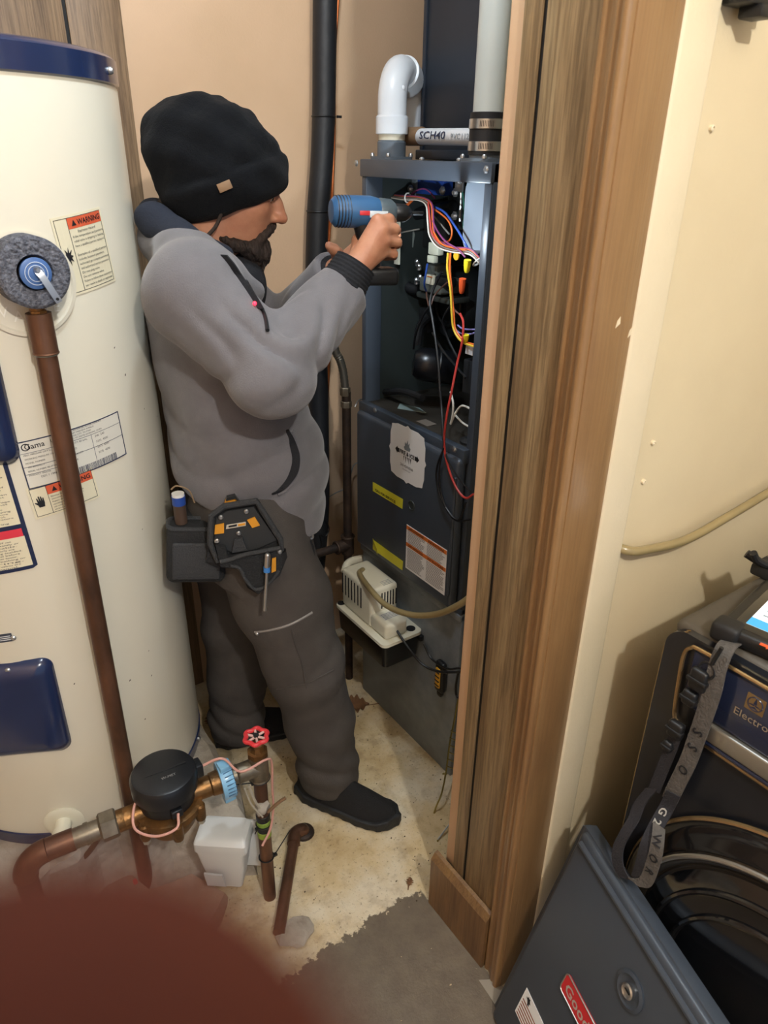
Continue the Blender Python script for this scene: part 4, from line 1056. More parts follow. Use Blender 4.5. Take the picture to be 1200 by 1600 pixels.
for z, dx, dy in ((.385, -.085, .02), (.138, .075, .028), (.246, -.03, -.02)):
    c_ = np.array([VP_[0], VP_[1], z])
    link('cable_tie', J(torus(c_, (0, 0, 1), .0215 if z > .38 else .0165, .0017, 24, 6), cyl(c_ + np.array([math.copysign(.018, dx), -.006, 0]), c_ + np.array([dx, dy, .006]), .0013, n=6), bx(c_[0] + math.copysign(.019, dx) - .004, c_[0] + math.copysign(.019, dx) + .004, c_[1] - .010, c_[1] - .003, z - .003, z + .003)), BLACKP, rp3)
cb = thing('blue_pipe_clamp', 'light blue plastic clamp ring around the pipe beside the meter', 'clamp', mcn + d_ * .118 - np.array([0, 0, .035]))
BLUEC = M('blue_clamp', '7fb4d8', .3, var=.08, coat=.3)
cc = mcn + d_ * .118
link('ring', lathe([(.028, -.013), (.039, -.013), (.040, -.011), (.040, .011), (.039, .013), (.028, .013)], cc, d_, 28), BLUEC, cb)
u_, w_ = perp(d_)
link('latch', mv(bx(-.013, .013, -.012, .012, -.006, .006, .002), cc + np.array([0, -.004, .041])), BLUEC, cb)
link('latch', mv(bx(-.012, .012, -.010, .010, -.006, .006, .002), cc - np.array([0, .012, .039])), BLUEC, cb)
link('ring_print', J(*[mv(bx(-.0095, .0095, -.0006, .0006, -.0012, .0012), cc + .0402 * np.array([0, -math.cos(a_), math.sin(a_)])) for a_ in np.linspace(-.2, 1.1, 7)]), M('clamp_print', '4a6f92', .5), cb, smooth=False)
# pink signal wire
pk = M('pink_wire', 'c79488', .45)
up_ = [hn + np.array([.01, -.004, .0]), hn + np.array([.05, -.02, .012]), tee0 + np.array([-.05, -.026, .035]), tee0 + np.array([.006, -.026, .036]), tee0 + np.array([.022, -.018, .012]), tee0 + np.array([.020, -.016, -.06]), tee0 + np.array([.020, -.014, -.12]), tee0 + np.array([.006, -.022, -.17]), tee0 + np.array([-.02, -.03, -.20])]
tag(link('pink_wire', wire(up_, .0026, 8), pk), 'pink insulated wire from the meter head over the pipe tee', 'wire')
lf = np.array([mcn[0], mcn[1], .44])
tag(link('pink_wire', wire([lf + np.array([0, -.066, 0]), lf + np.array([-.012, -.085, -.014]), lf + np.array([-.05, -.075, -.02]), lf + np.array([-.078, -.045, -.01]), lf + np.array([-.066, -.012, .01]), lf + np.array([-.05, -.002, .012])], .0026, 8), pk), 'short pink wire loop at the front left of the meter', 'wire')
# white transmitter box tied to the riser
bc = on(352, 1332, 'z', .16)
bn = np.array([-.62, -.785, 0]); bw = np.array([.785, -.62, 0])
tb = thing('transmitter_box', 'white plastic transmitter box tied to the copper riser', 'box', bc - np.array([0, 0, .075]))
def boxframe(geo): return tf((np.asarray(geo[0]) * 1.18, geo[1]), (bc, np.stack([bw, -bn, np.array([0, 0, 1.0])])))
bm = bmesh.new()
secs = [(.030, .026, -.078), (.040, .034, -.02), (.046, .040, .028), (.050, .040, .031), (.050, .040, .050), (.047, .034, .057), (.040, .026, .060)]
rings = [[bm.verts.new((x, y, z)) for x, y in rrect(2 * w2, d2 + .02, .006, 3, 0, .02 - (d2 + .02) / 2 + .012)] for w2, d2, z in secs]
for a, b2 in zip(rings, rings[1:]):
    for k in range(len(a)):
        l = (k + 1) % len(a); bm.faces.new((a[k], a[l], b2[l], b2[k]))
bm.faces.new(rings[0][::-1]); bm.faces.new(rings[-1])
WBOX = M('box_white', 'cfd2d2', .42, var=.04)
link('housing', boxframe(from_bm(bm)), WBOX, tb)
link('front_notch', boxframe(prism([(-.030, -.052), (.006, -.052), (.001, -.022), (-.034, -.020)], frame((0, -.0300, 0), (1, 0, 0), (0, .0, 1)), .004)), M('box_notch', 'b4b8ba', .5), tb)
link('back_plate', boxframe(bx(-.046, .060, .028, .034, -.07, .056, .002)), WBOX, tb)
for z in (.034, -.040):
    link('tie_ring', boxframe(torus((.064, .030, z), (.2, 0, 1), .008, .0026, 20, 6)), WBOX, tb)
# copper pipe lying on the floor with an elbow
fp0, fp1 = on(461, 1303, 'z', .02), on(441, 1425, 'z', .02)
fp_ = thing('floor_pipe', 'short copper pipe lying on the concrete right of the white box', 'pipe', (fp1[0], fp1[1], 0))
dd = (fp1 - fp0); dd /= np.linalg.norm(dd)
link('pipe', cyl(fp0 + dd * .012, fp1 + dd * .05, .0135, n=18), COPPER, fp_)
link('elbow', tube(cr([fp0 + dd * .03, fp0, fp0 + np.array([.022, .004, -.004]), fp0 + np.array([.028, .006, -.019])], 5), .0165, 16), COPPER, fp_)
link('floor_collar', lathe([(.028, 0), (.026, .006), (.020, .010), (.0, .010)], (fp0[0] + .028, fp0[1] + .006, 0), (0, 0, 1), 20), IRON, fp_)
tag(link('mortar_patch', rock((fp1[0] + .005, fp1[1] - .05, 0), .035, 23, (1.2, 1, .3)), CONC, ang=25), 'pale crumbled mortar lump at the end of the floor pipe', 'rubble')
# black hose on the floor behind the meter
tag(link('black_hose', wire([on(u, v, 'z', .014) for u, v in ((300, 1165), (318, 1195), (335, 1225), (352, 1255), (372, 1290), (380, 1310))], .0115, 12), RUBBER), 'black rubber hose lying on the floor behind the meter', 'hose')
tag(link('brown_cable', wire([on(u, v, 'z', z) for u, v, z in ((160, 1300, .30), (140, 1330, .20), (118, 1352, .12), (100, 1375, .05), (90, 1392, .01))], .006, 8), M('brown_cable', '5e4a38', .6)), 'brown cable hanging below the pipe left of the meter', 'cable')
tag(link('string_tie', J(wire([tee0 + np.array([-.03, -.01, -.03]), tee0 + np.array([-.02, -.015, -.08]), tee0 + np.array([-.005, -.02, -.12])], .003), wire([tee0 + np.array([-.04, -.01, -.03]), tee0 + np.array([-.03, -.015, -.08]), tee0 + np.array([-.01, -.022, -.125])], .002)), M('clear_string', 'a8a294', .5)), 'frayed clear strand hanging off the tee onto the riser', 'string')
tag(link('twig', wire([(VP_[0] + .004, VP_[1] - .018, .295), (VP_[0] + .03, VP_[1] - .022, .312), (VP_[0] + .046, VP_[1] - .024, .318)], .004, 6), M('twig_brown', '6e5238', .8)), 'small brown twig stuck across the copper riser', 'twig')
# ============================================================ WASHER, LEANING DOOR PANEL, TABLET
WX, WY1, WY0, WZ = .872, .487, -.205, .958
GRAPH = M('graphite_enamel', '23262d', .3, .3, var=.12, vs=4, coat=.3)
TOPG = M('dusty_top', '5b554c', .55, .15, col2='4a463f', vs=8)
NAVYG = M('navy_gloss', '27304c', .14, .2, var=.12, vs=6, coat=.6)
GOLD = M('pale_gold', 'b49a72', .25, .85)
SILV = M('satin_silver', 'a5a29a', .34, .8)
GLOSS = M('gloss_black', '0c0e12', .07, .0, coat=.8)
wa_ = thing('washing_machine', 'graphite front-loading washing machine against the cream wall', 'washing machine', (1.26, .14, 0))
link('cabinet', bx(WX + .012, 1.66, WY0, WY1 - .004, .02, WZ - .014, .02, 3), GRAPH, wa_)
link('top', bx(WX + .012, 1.66, WY0, WY1, WZ - .03, WZ, .014, 4), TOPG, wa_)
fpan = link('front_panel', prism([(-y, z) for y, z in [( (WY1 + WY0) / 2 + a, .49 + b) for a, b in rrect(WY1 - WY0, .925, .035, 6)]][::-1], frame((WX + .014, 0, 0), (0, -1, 0), (0, 0, 1)), .014), GRAPH, wa_, ang=50)
for dx, r_ in ((.004, .0016), (.010, .0016)):
    link('edge_trim', tube([(WX - .001 + dx, WY1 + .001, .06), (WX - .001 + dx, WY1 + .001, .91), (WX - .001 + dx, WY1 - .008, .938), (WX - .001 + dx, WY1 - .03, .953)], r_, 8), GOLD, wa_)
for x in (.92, 1.6):
    for y in (WY0 + .06, WY1 - .06):
        link('foot', cyl((x, y, 0), (x, y, .024), .022, n=16), BLACKP, wa_)
cpn = link('control_panel', bx(WX - .006, WX + .004, WY0 + .02, .438, .838, .936, .004, 3), NAVYG, wa_)
yL = .442
link('gold_frame', tube(cr([(WX - .007, yL - .012, .800), (WX - .007, yL, .812), (WX - .007, yL + .006, .87), (WX - .007, yL + .008, .920), (WX - .007, yL, .938), (WX - .007, yL - .02, .943), (WX - .007, .30, .943), (WX - .007, WY0 + .02, .943)], 6), .0032, 8), GOLD, cpn)
link('silver_band', bx(WX - .012, WX + .004, WY0 + .02, .405, .806, .837, .004, 3), SILV, wa_)
link('blue_trim', bx(WX - .011, WX + .004, WY0 + .02, .405, .798, .806, .002), NAVYG, wa_)
link('bronze_line', bx(WX - .008, WX + .003, WY0 + .02, .41, .790, .797, .002), GOLD, wa_)
# emblem and name
lgp = on(1180, 1101, 'x', WX - .007)
sq = .0135
em = link('emblem', prism(rrect(2 * sq, 2 * sq, .001, 2), frame((WX - .0062, lgp[1], lgp[2]), (0, -1, 0), (0, 0, 1)), .0006), GOLD, cpn, smooth=False)
ef = frame((WX - .0069, lgp[1], lgp[2]), (0, -1, 0), (0, 0, 1))
link('emblem_mark', J(torus((WX - .0072, lgp[1], lgp[2]), (-1, 0, 0), .0105, .0008, 32, 5),
     prism([(0, .0102), (.0025, .0), (-.0025, 0)], ef, .0004), prism([(-.0095, -.0035), (0, -.0005), (-.001, -.0035)], ef, .0004), prism([(.0095, -.0035), (.001, -.0035), (0, -.0005)], ef, .0004), prism([(-.006, -.0078), (.006, -.0078), (.0, -.0045)], ef, .0004)), NAVYG, em, smooth=False)
tp_ = on(1145, 1112, 'x', WX - .0065)
link('brand_lettering', text('Electrolux', .0125, frame((WX - .0068, tp_[1], tp_[2]), (0, -1, 0), (0, 0, 1)), width=.072), M('pale_gold_print', 'a99c86', .4, .4), cpn, smooth=False)
# door
DC = np.array([WX, .165, .452])
drw = link('door_ring', lathe([(.285, 0), (.290, .006), (.288, .020), (.275, .034), (.262, .042), (.258, .046)], DC, (-1, 0, 0), 96), M('chrome_black', '2c2a2a', .12, .7), wa_)
link('bronze_ring', torus(DC + np.array([-.010, 0, 0]), (-1, 0, 0), .2885, .005, 96, 8), GOLD, wa_)
link('inner_ring', lathe([(.258, .044), (.246, .052), (.236, .050), (.226, .040)], DC, (-1, 0, 0), 96), M('smoked_chrome', '4a443c', .12, .8), drw)
link('silver_ring', torus(DC + np.array([-.050, 0, 0]), (-1, 0, 0), .250, .004, 96, 8), SILV, drw)
link('door_glass', lathe([(.236, .042), (.215, .052), (.18, .062), (.13, .068), (.06, .071), (0, .072)], DC, (-1, 0, 0), 96), GLOSS, drw)
for r_, h in ((.20, .058), (.165, .066)):
    link('glass_rib', torus(DC + np.array([-h, 0, 0]), (-1, 0, 0), r_, .005, 96, 8), GLOSS, drw)

# furnace door leaning in front of the washer
T_ = np.array([.818, .532, .500]); hx = np.array([-.310, -.9507, 0.0]); hn_ = np.array([-.9507, .310, 0.0])
ps = .135; sl_ = math.sqrt(ps ** 2 + .497 ** 2)
uy_ = (-(hn_ * ps) + np.array([0, 0, .497])) / sl_
PF = frame(T_, hx, uy_)
gd = thing('furnace_door', 'dark grey furnace door with red badge leaning against the washer', 'door panel', T_ + hn_ * ps - np.array([0, 0, .498]))
def pl(geo): return tf(geo, PF)
PW_ = .455
link('panel', pl(bx(0, PW_, -sl_ + .002, 0, -.028, 0, .010, 4)), FURN, gd)
link('top_flange', pl(bx(-.006, PW_ + .006, -.030, .004, -.036, -.010, .003)), FURN, gd)
link('rolled_edge', pl(tube([(.012, -.020, .0005), (PW_ - .012, -.020, .0005)], .006, 10)), FURN, gd)
link('side_flange', pl(bx(-.014, .004, -sl_ + .004, -.004, -.034, -.014, .002)), FURN, gd)
def plp(u, v):
    p = onpl(u, v, T_, PF[1][2]); r_ = (p - PF[0]) @ PF[1].T; return r_[0], r_[1]
kx, ky = plp(985, 1548)
link('knob_recess', pl(lathe([(.030, 0), (.031, .003), (.025, .005), (.019, .001)], (kx, ky, .0), (0, 0, 1), 40)), FURN, gd)
kb = link('door_latch', pl(lathe([(.012, 0), (.0125, .007), (.010, .009), (.007, .007), (.0, .006)], (kx, ky, .0), (0, 0, 1), 24)), STEEL, gd)
link('latch_slot', pl(bx(kx - .006, kx + .006, ky - .0015, ky + .0015, .006, .0072)), BLACKM, kb)
bx0, by0 = plp(884, 1528); 
bd = link('red_badge', pl(prism(rrect(.150, .040, .008, 4, bx0 + .075, by0 - .004), frame((0, 0, .0), (1, 0, 0), (0, 1, 0)), .003)), M('badge_red', 'c8262e', .3, coat=.4), gd)
link('badge_frame', pl(tube([(x, y, .003) for x, y in rrect(.150, .040, .008, 4, bx0 + .075, by0 - .004)], .0014, 6, closed=True)), SILV, bd)
link('badge_letters', pl(mv(text('Goodman', .020, width=.125, bold=.02), (bx0 + .010, by0 - .014, .0032))), M('badge_silver', 'd2cfc8', .3, .5), bd, smooth=False)
sx0, sy0 = plp(824, 1542)
sk = link('info_label', pl(bx(sx0, sx0 + .12, sy0 - .070, sy0 - .002, .0, .0008)), PAPER, gd, smooth=False)
lns = [bx(sx0 + .004, sx0 + .116, sy0 - .066 + k * .0075, sy0 - .0635 + k * .0075, .0008, .0012) for k in range(6)]
link('label_lines', pl(J(*lns)), M('brown_ink', '8a4a34', .6), sk, smooth=False)
mp_ = [(0, .004), (.003, .0), (.004, -.004), (.009, -.003), (.007, .002), (.011, .004), (.007, .008), (.006, .013), (.003, .010), (.0, .012), (-.001, .008), (-.005, .006)]
link('label_mark', pl(prism([(sx0 + .014 + x, sy0 - .020 + y) for x, y in mp_], frame((0, 0, .0008), (1, 0, 0), (0, 1, 0)), .0004)), INK, sk, smooth=False)

# rugged tablet on the washer top
tc_ = np.array([.884, .425, WZ]); tux = np.array([.985, .17, 0]); tuy = np.array([.17, -.985, 0])
tab = thing('tablet', 'rugged black tablet with a lit screen lying on the washer', 'tablet', tc_)
TF = (tc_, np.stack([tux, tuy, np.array([0, 0, 1.0])]))
tfm = lambda g: tf((g[0], [f[::-1] for f in g[1]]), TF)
link('case', tfm(bx(0, .185, 0, .270, .0, .026, .009, 3)), BLACKP, tab)
link('corner_bumper', tfm(bx(-.006, .03, -.006, .034, -.0005, .030, .008, 3)), RUBBER, tab)
link('bezel', tfm(bx(.014, .172, .016, .256, .020, .0272, .002)), GLOSS, tab)
scr = link('screen', tfm(bx(.030, .160, .030, .240, .0268, .0276)), M('screen_white', 'dfe8ee', .3, emit=.75), tab, smooth=False)
link('screen_banner', tfm(bx(.030, .052, .030, .240, .0276, .0279)), M('screen_cyan', '3a9ad2', .3, emit=.7), scr, smooth=False)
link('screen_icon', tfm(bx(.034, .047, .060, .078, .0279, .0281)), M('screen_pale', 'a8d8f0', .3, emit=.8), scr, smooth=False)
link('screen_lines', tfm(J(*[bx(.066 + k * .016, .070 + k * .016, .040, .12 + .03 * (k % 3), .0276, .0279) for k in range(5)])), M('screen_grey', '8a98a2', .4, emit=.4), scr, smooth=False)
link('front_arrow', tfm(prism([(0, .004), (.010, .004), (.010, 0), (.017, .007), (.010, .014), (.010, .010), (0, .010)], frame((.004, .062, .0262), (0, 1, 0), (-1, 0, 0)), -.0008)), M('arrow_orange', 'd8562c', .4, emit=.0), tab, smooth=False)
# grey webbing strap with hand lettering hanging over the washer front
WEB = M('grey_webbing', '5e5a56', .9, col2='4c4946', vs=60, bump=.4, bs=300)
WEBD = M('dark_webbing', '24242a', .85, bump=.3, bs=300)
xs = WX - .022
st = thing('webbing_strap', 'grey lettered webbing strap hanging from the tablet over the washer', 'strap', on(985, 1375, 'x', xs))
def sp_(pts, x=None): return cr([on(u, v, 'x', xx) for u, v, xx in pts], 6)
p1 = sp_([(1150, 1000, .905), (1135, 1010, .868), (1122, 1040, xs + .002), (1113, 1080, xs), (1100, 1120, xs), (1088, 1155, xs), (1075, 1190, xs), (1058, 1225, xs), (1046, 1250, xs)])
link('upper_band', ribbon(p1, [(0, -1, .25 - .05 * 0)] * len(p1), .027, .002), WEB, st)
p2 = sp_([(1052, 1240, xs - .004), (1040, 1265, xs - .006), (1026, 1290, xs - .03), (1012, 1320, xs - .055), (1004, 1350, xs - .06), (996, 1374, xs - .058)])
link('lower_band', ribbon(p2, (0, -1, .25), .024, .002), WEBD, st)
p3 = sp_([(1018, 1232, xs), (1000, 1255, xs - .01), (990, 1280, xs - .025), (978, 1300, xs - .04), (966, 1325, xs - .05), (966, 1352, xs - .058), (978, 1372, xs - .060), (994, 1374, xs - .060)])
link('loop_band', ribbon(p3, (0, -.8, .6), .024, .002), WEBD, st)
p4 = sp_([(1062, 1130, xs + .002), (1055, 1150, xs), (1046, 1175, xs), (1034, 1205, xs), (1022, 1235, xs)])
link('short_band', ribbon(p4, (0, -1, .25), .020, .002), WEBD, st)
p5_ = sp_([(1030, 1290, xs - .03), (1027, 1320, xs - .055), (1020, 1350, xs - .06), (1008, 1378, xs - .06), (990, 1378, xs - .062)])
link('lettered_tail', ribbon(p5_, (0, -1, .1), .022, .002), WEB, st)
for (u, v, w2, h2) in ((1092, 1062, .026, .036), (1078, 1090, .022, .026), (1056, 1140, .024, .030), (1044, 1165, .016, .020)):
    c_ = on(u, v, 'x', xs - .002)
    link('buckle', J(bx(c_[0] - .007, c_[0] + .007, c_[1] - w2 / 2, c_[1] + w2 / 2, c_[2] - h2 / 2, c_[2] + h2 / 2, .005, 3), bx(c_[0] - .009, c_[0] + .002, c_[1] - w2 * .6, c_[1] + w2 * .6, c_[2] - .004, c_[2] + .003, .002)), BLACKP, st)
c_ = on(1104, 1048, 'x', xs)
link('ring', torus(c_, (-1, .1, .2), .012, .002, 24, 6), BLACKP, st)
link('hook', wire([on(1128, 1012, 'x', .85), on(1118, 1028, 'x', .85), on(1112, 1038, 'x', xs)], .003), BLACKP, st)
def lett(path, frac, ch, size, mat_, rot=0):
    i = int(frac * (len(path) - 2)); p = np.array(path[i]); t = np.array(path[i + 1]) - p; t /= np.linalg.norm(t)
    ac = np.array([0, -1, .25]); ac = ac - t * (t @ ac); ac /= np.linalg.norm(ac); n_ = np.cross(t, ac)
    if n_[0] > 0: n_ = -n_
    ux = np.cross(-t, n_) if False else t; uy = np.cross(n_, ux)
    g = text(ch, size, bold=.02); V = g[0] - np.array([np.ptp(g[0][:, 0]) / 2, size / 2, 0])
    return tf((V, g[1]), frame(p + n_ * .0026, ux, uy))
for _g in (lett(p1, .60, 'S', .016, INK), lett(p1, .70, 'S', .016, INK), lett(p1, .82, 'O', .015, INK), lett(p5_, .25, 'W', .014, INK), lett(p5_, .45, 'O', .014, INK), lett(p5_, .62, 'R', .014, INK)):
    link('strap_letter', _g, INK, st, smooth=False)
link('pale_lettering', J(lett(p2, .25, 'G', .013, INK), lett(p2, .38, '2', .013, INK)), M('pale_letter', '9a9892', .7), st, smooth=False)
# black harness on the back of the washer top
bh_ = on(1186, 886, 'z', WZ + .02)
tag(link('black_harness', J(wire([bh_ + np.array([-.012, .02, .02]), bh_ + np.array([-.004, .004, .012]), bh_ + np.array([.012, .004, .002]), bh_ + np.array([.05, -.01, -.008])], .007, 10), wire([bh_ + np.array([-.020, .006, .030]), bh_ + np.array([-.008, .0, .014]), bh_ + np.array([.02, -.02, .0]), bh_ + np.array([.06, -.05, -.010])], .006, 10), bx(bh_[0] + .0, bh_[0] + .08, bh_[1] - .04, bh_[1] + .015, WZ + .0, WZ + .022, .006)), RUBBER), 'black crumpled cable harness on the washer top by the wall', 'cable')
# ============================================================ THE PERSON
# implicit surfaces, meshed by sparse surface nets
def sdf_mesh(fn, lo_, hi_, h, B=12, slack=1.7):
    lo_ = np.array(lo_, float); hi_ = np.array(hi_, float)
    nb = np.ceil((hi_ - lo_) / (h * B)).astype(int)
    g = np.stack(np.meshgrid(*[np.arange(n) for n in nb], indexing='ij'), -1).reshape(-1, 3)
    ctr = lo_ + (g + .5) * B * h
    keep = np.abs(fn(ctr)) < B * h * .87 * slack
    g = g[keep]
    nc = nb * B + 2
    ax = np.arange(B + 1)
    off = np.stack(np.meshgrid(ax, ax, ax, indexing='ij'), -1).reshape(-1, 3)
    ckeys, cpos, quads = [], [], []
    lin_ = lambda c: (c[..., 0] * nc[1] + c[..., 1]) * nc[2] + c[..., 2]
    CH = 400
    for s in range(0, len(g), CH):
        gb_ = g[s:s + CH]
        idx = gb_[:, None, :] * B + off[None]
        D = fn((lo_ + idx.reshape(-1, 3) * h)).reshape(len(gb_), B + 1, B + 1, B + 1)
        neg = D < 0
        base_ = gb_[:, None, None, None, :] * B + np.stack(np.meshgrid(np.arange(B), np.arange(B), np.arange(B), indexing='ij'), -1)[None]
        cnt = np.zeros(neg[:, :-1, :-1, :-1].shape, int)
        for i in (0, 1):
            for j in (0, 1):
                for k in (0, 1):
                    cnt += neg[:, i:B + i, j:B + j, k:B + k]
        act = (cnt > 0) & (cnt < 8)
        ci = base_[act]
        bsel = np.nonzero(act)
        acc = np.zeros((len(ci), 3)); num = np.zeros(len(ci))
        C8 = {}
        for i in (0, 1):
            for j in (0, 1):
                for k in (0, 1):
                    C8[i, j, k] = D[bsel[0], bsel[1] + i, bsel[2] + j, bsel[3] + k]
        for a in C8:
            for axn in range(3):
                if a[axn] == 0:
                    b = list(a); b[axn] = 1; b = tuple(b)
                    d0, d1 = C8[a], C8[b]; cr_ = (d0 < 0) != (d1 < 0)
                    t = np.where(cr_, d0 / np.where(d0 - d1 == 0, 1, d0 - d1), 0)
                    p = np.array(a, float)[None].repeat(len(ci), 0); p[:, axn] += t
                    acc += p * cr_[:, None]; num += cr_
        cpos.append(lo_ + (ci + acc / num[:, None]) * h); ckeys.append(lin_(ci))
        for axn in range(3):
            d0 = neg[:, :B, :B, :B]
            sl = [slice(0, B)] * 3; sl[axn] = slice(1, B + 1)
            d1 = neg[(slice(None),) + tuple(sl)]
            e = np.nonzero(d0 != d1)
            if len(e[0]) == 0: continue
            c = base_[e]; u, v = (axn + 1) % 3, (axn + 2) % 3
            eu = np.zeros(3, int); eu[u] = 1; ev = np.zeros(3, int); ev[v] = 1
            q = np.stack([lin_(c - eu - ev), lin_(c - ev), lin_(c), lin_(c - eu)], 1)
            fl = ~d0[e]
            q[fl] = q[fl][:, ::-1]
            quads.append(q)
    keys = np.concatenate(ckeys); pos = np.concatenate(cpos); q = np.concatenate(quads)
    o = np.argsort(keys); keys = keys[o]; pos = pos[o]
    fi = np.searchsorted(keys, q); fi = np.clip(fi, 0, len(keys) - 1)
    ok = (keys[fi] == q).all(1)
    return (pos, fi[ok].tolist())
def s_cap(P, a, b, ra, rb):
    a = np.array(a); ab = np.array(b) - a; t = np.clip(((P - a) @ ab) / max(ab @ ab, 1e-12), 0, 1)
    return np.linalg.norm(P - a - t[:, None] * ab, axis=1) - (ra + (rb - ra) * t)
def smin(a, b, k):
    h_ = np.clip(.5 + .5 * (b - a) / k, 0, 1)
    return b + (a - b) * h_ - k * h_ * (1 - h_)
def smax(a, b, k): return -smin(-a, -b, k)
def s_chain(P, pts, rs, k=.02):
    d = None
    for i in range(len(pts) - 1):
        e = s_cap(P, pts[i], pts[i + 1], rs[i], rs[i + 1]); d = e if d is None else smin(d, e, k)
    return d
BC = np.array([.57, 1.43, 0]); BF = np.array([.9326, -.361, 0]); BR = np.array([-.361, -.9326, 0]); BU = np.array([0, 0, 1.0])
def bp(a, s, z): return BC + a * BF + s * BR + z * BU
def px(u, v, s): return onpl(u, v, BC + s * BR, BR)
def loc(P): q = P - BC; return q @ BF, q @ BR, P[:, 2]
def s_ell(P, c, r, ax=None):
    """ellipsoid; c in (a,s,z), radii along (a,s,z) or the given axes"""
    q = P - bp(*c); A = np.stack([BF, BR, BU]) if ax is None else np.array(ax)
    q = q @ A.T; r = np.array(r)
    k0 = np.linalg.norm(q / r, axis=1); k1 = np.linalg.norm(q / (r * r), axis=1)
    return k0 * (k0 - 1) / np.maximum(k1, 1e-9)
def s_sect(P, keys, zpow=1.0):
    """stack of ellipse sections: keys rows (z, a centre, half depth, half width)"""
    a, s, z = loc(P); K = np.array(keys)
    ca = np.interp(z, K[:, 0], K[:, 1]); hd = np.interp(z, K[:, 0], K[:, 2]); hw = np.interp(z, K[:, 0], K[:, 3])
    e = np.sqrt(((a - ca) / hd) ** 2 + (s / hw) ** 2)
    d = (e - 1) * np.minimum(hd, hw)
    return np.maximum(d, np.maximum(K[0, 0] - z, z - K[-1, 0]))
def wav(P, *w):
    o = 0
    for (dx, dy, dz), ph, am in w:
        o = o + am * np.sin(P[:, 0] * dx + P[:, 1] * dy + P[:, 2] * dz + ph)
    return o
def march(fn, u, v, t0=.6, out=.002, n=90):
    d = ray(u, v); t = t0
    for _ in range(n):
        e = fn((EYE + d * t)[None])[0]
        if e < .0006: break
        t += e * .7
    return EYE + d * (t - out)

# ---- joints
R_SH, R_EL, R_WR = bp(-.03, .185, 1.355), px(419, 588, .285), px(530, 460, .13)
L_SH, L_EL, L_WR = bp(-.03, -.185, 1.355), bp(.15, -.235, 1.165), bp(.268, -.075, 1.34)
R_HIP, R_KN, R_AN = bp(.045, .10, .86), px(478, 1040, .13), px(512, 1190, .115)
L_HIP, L_KN, L_AN = bp(.02, -.10, .86), bp(-.005, -.115, .45), bp(-.03, -.135, .10)

# ---- body: one continuous skin surface (head, neck, trunk, limbs, hands)
H0 = (.050, 0, 1.535)
TILT = math.radians(14); hf = math.cos(TILT) * BF - math.sin(TILT) * BU; hu = math.sin(TILT) * BF + math.cos(TILT) * BU
HA = [hf, BR, hu]
HCW = bp(*H0)
def hp(x, s, z): return HCW + x * hf + s * BR + z * hu     # head-local
def hs_ell(P, c, r):
    q = (P - hp(*c)) @ np.array(HA).T; r = np.array(r)
    k0 = np.linalg.norm(q / r, axis=1); k1 = np.linalg.norm(q / (r * r), axis=1)
    return k0 * (k0 - 1) / np.maximum(k1, 1e-9)
def boxed(fn, P, lo_, hi_, far=.25):
    m_ = ((P > lo_) & (P < hi_)).all(1); d = np.full(len(P), far)
    if m_.any(): d[m_] = fn(P[m_])
    return d
def head_sdf(P):
    d = hs_ell(P, (-.012, 0, .02), (.096, .075, .098))
    d = smin(d, hs_ell(P, (.034, 0, -.045), (.062, .060, .072)), .03)        # face
    d = smin(d, hs_ell(P, (.060, 0, -.098), (.028, .030, .024)), .03)        # chin
    for s in (-1, 1):
        d = smin(d, hs_ell(P, (.052, s * .040, -.035), (.026, .022, .022)), .02)     # cheekbone
        d = smin(d, hs_ell(P, (.074, s * .030, .012), (.016, .028, .010)), .012)      # brow
        d = smax(d, -hs_ell(P, (.098, s * .032, -.012), (.020, .017, .012)), .010)    # eye socket
        d = smin(d, hs_ell(P, (.074, s * .032, -.012), (.014, .015, .012)), .004)     # eyeball and lids
        d = smin(d, hs_ell(P, (-.012, s * .078, -.022), (.022, .010, .032)), .008)    # ear
        d = smin(d, hs_ell(P, (.100, s * .012, -.050), (.011, .009, .008)), .007)     # nostril wing
    d = smin(d, s_chain(P, [hp(.088, 0, .004), hp(.102, 0, -.024), hp(.116, 0, -.046)], [.008, .010, .0115], .01), .010)   # nose
    d = smin(d, hs_ell(P, (.090, 0, -.073), (.012, .024, .0065)), .008)               # upper lip
    d = smin(d, hs_ell(P, (.088, 0, -.084), (.012, .020, .0065)), .006)               # lower lip
    return d
def hand_sdf(P, wr, kn, pp, dd_, tp_, thumb):
    d = None
    for k, p_, q_, t_ in zip(kn, pp, dd_, tp_):
        e = s_cap(P, wr, k, .021, .0125)
        d = e if d is None else smin(d, e, .010)
    for i, (k, p_, q_, t_) in enumerate(zip(kn, pp, dd_, tp_)):
        rr0 = (.0098, .0102, .0098, .0086)[i]
        e = s_chain(P, [k, p_, q_, t_], [rr0 + .0008, rr0, rr0 - .0009, rr0 - .0022], .004)
        d = smin(d, e, .005)
    d = smin(d, s_chain(P, thumb, [.015, .0125, .0108, .0088], .006), .009)
    return d
# right hand closed on the drill grip
rk = [px(590, 345, .118), px(598, 357, .124), px(601, 375, .122), px(598, 393, .114)]
rpi = [px(608, 342, .104), px(617, 358, .108), px(620, 378, .106), px(615, 397, .100)]
rdi = [px(613, 343, .078), px(619, 360, .080), px(621, 381, .078), px(615, 400, .074)]
rti = [px(600, 346, .060), px(604, 363, .058), px(606, 384, .058), px(602, 403, .056)]
RW = px(552, 423, .125)
rth = [px(556, 405, .100), px(560, 376, .072), px(574, 357, .056), px(592, 350, .052)]
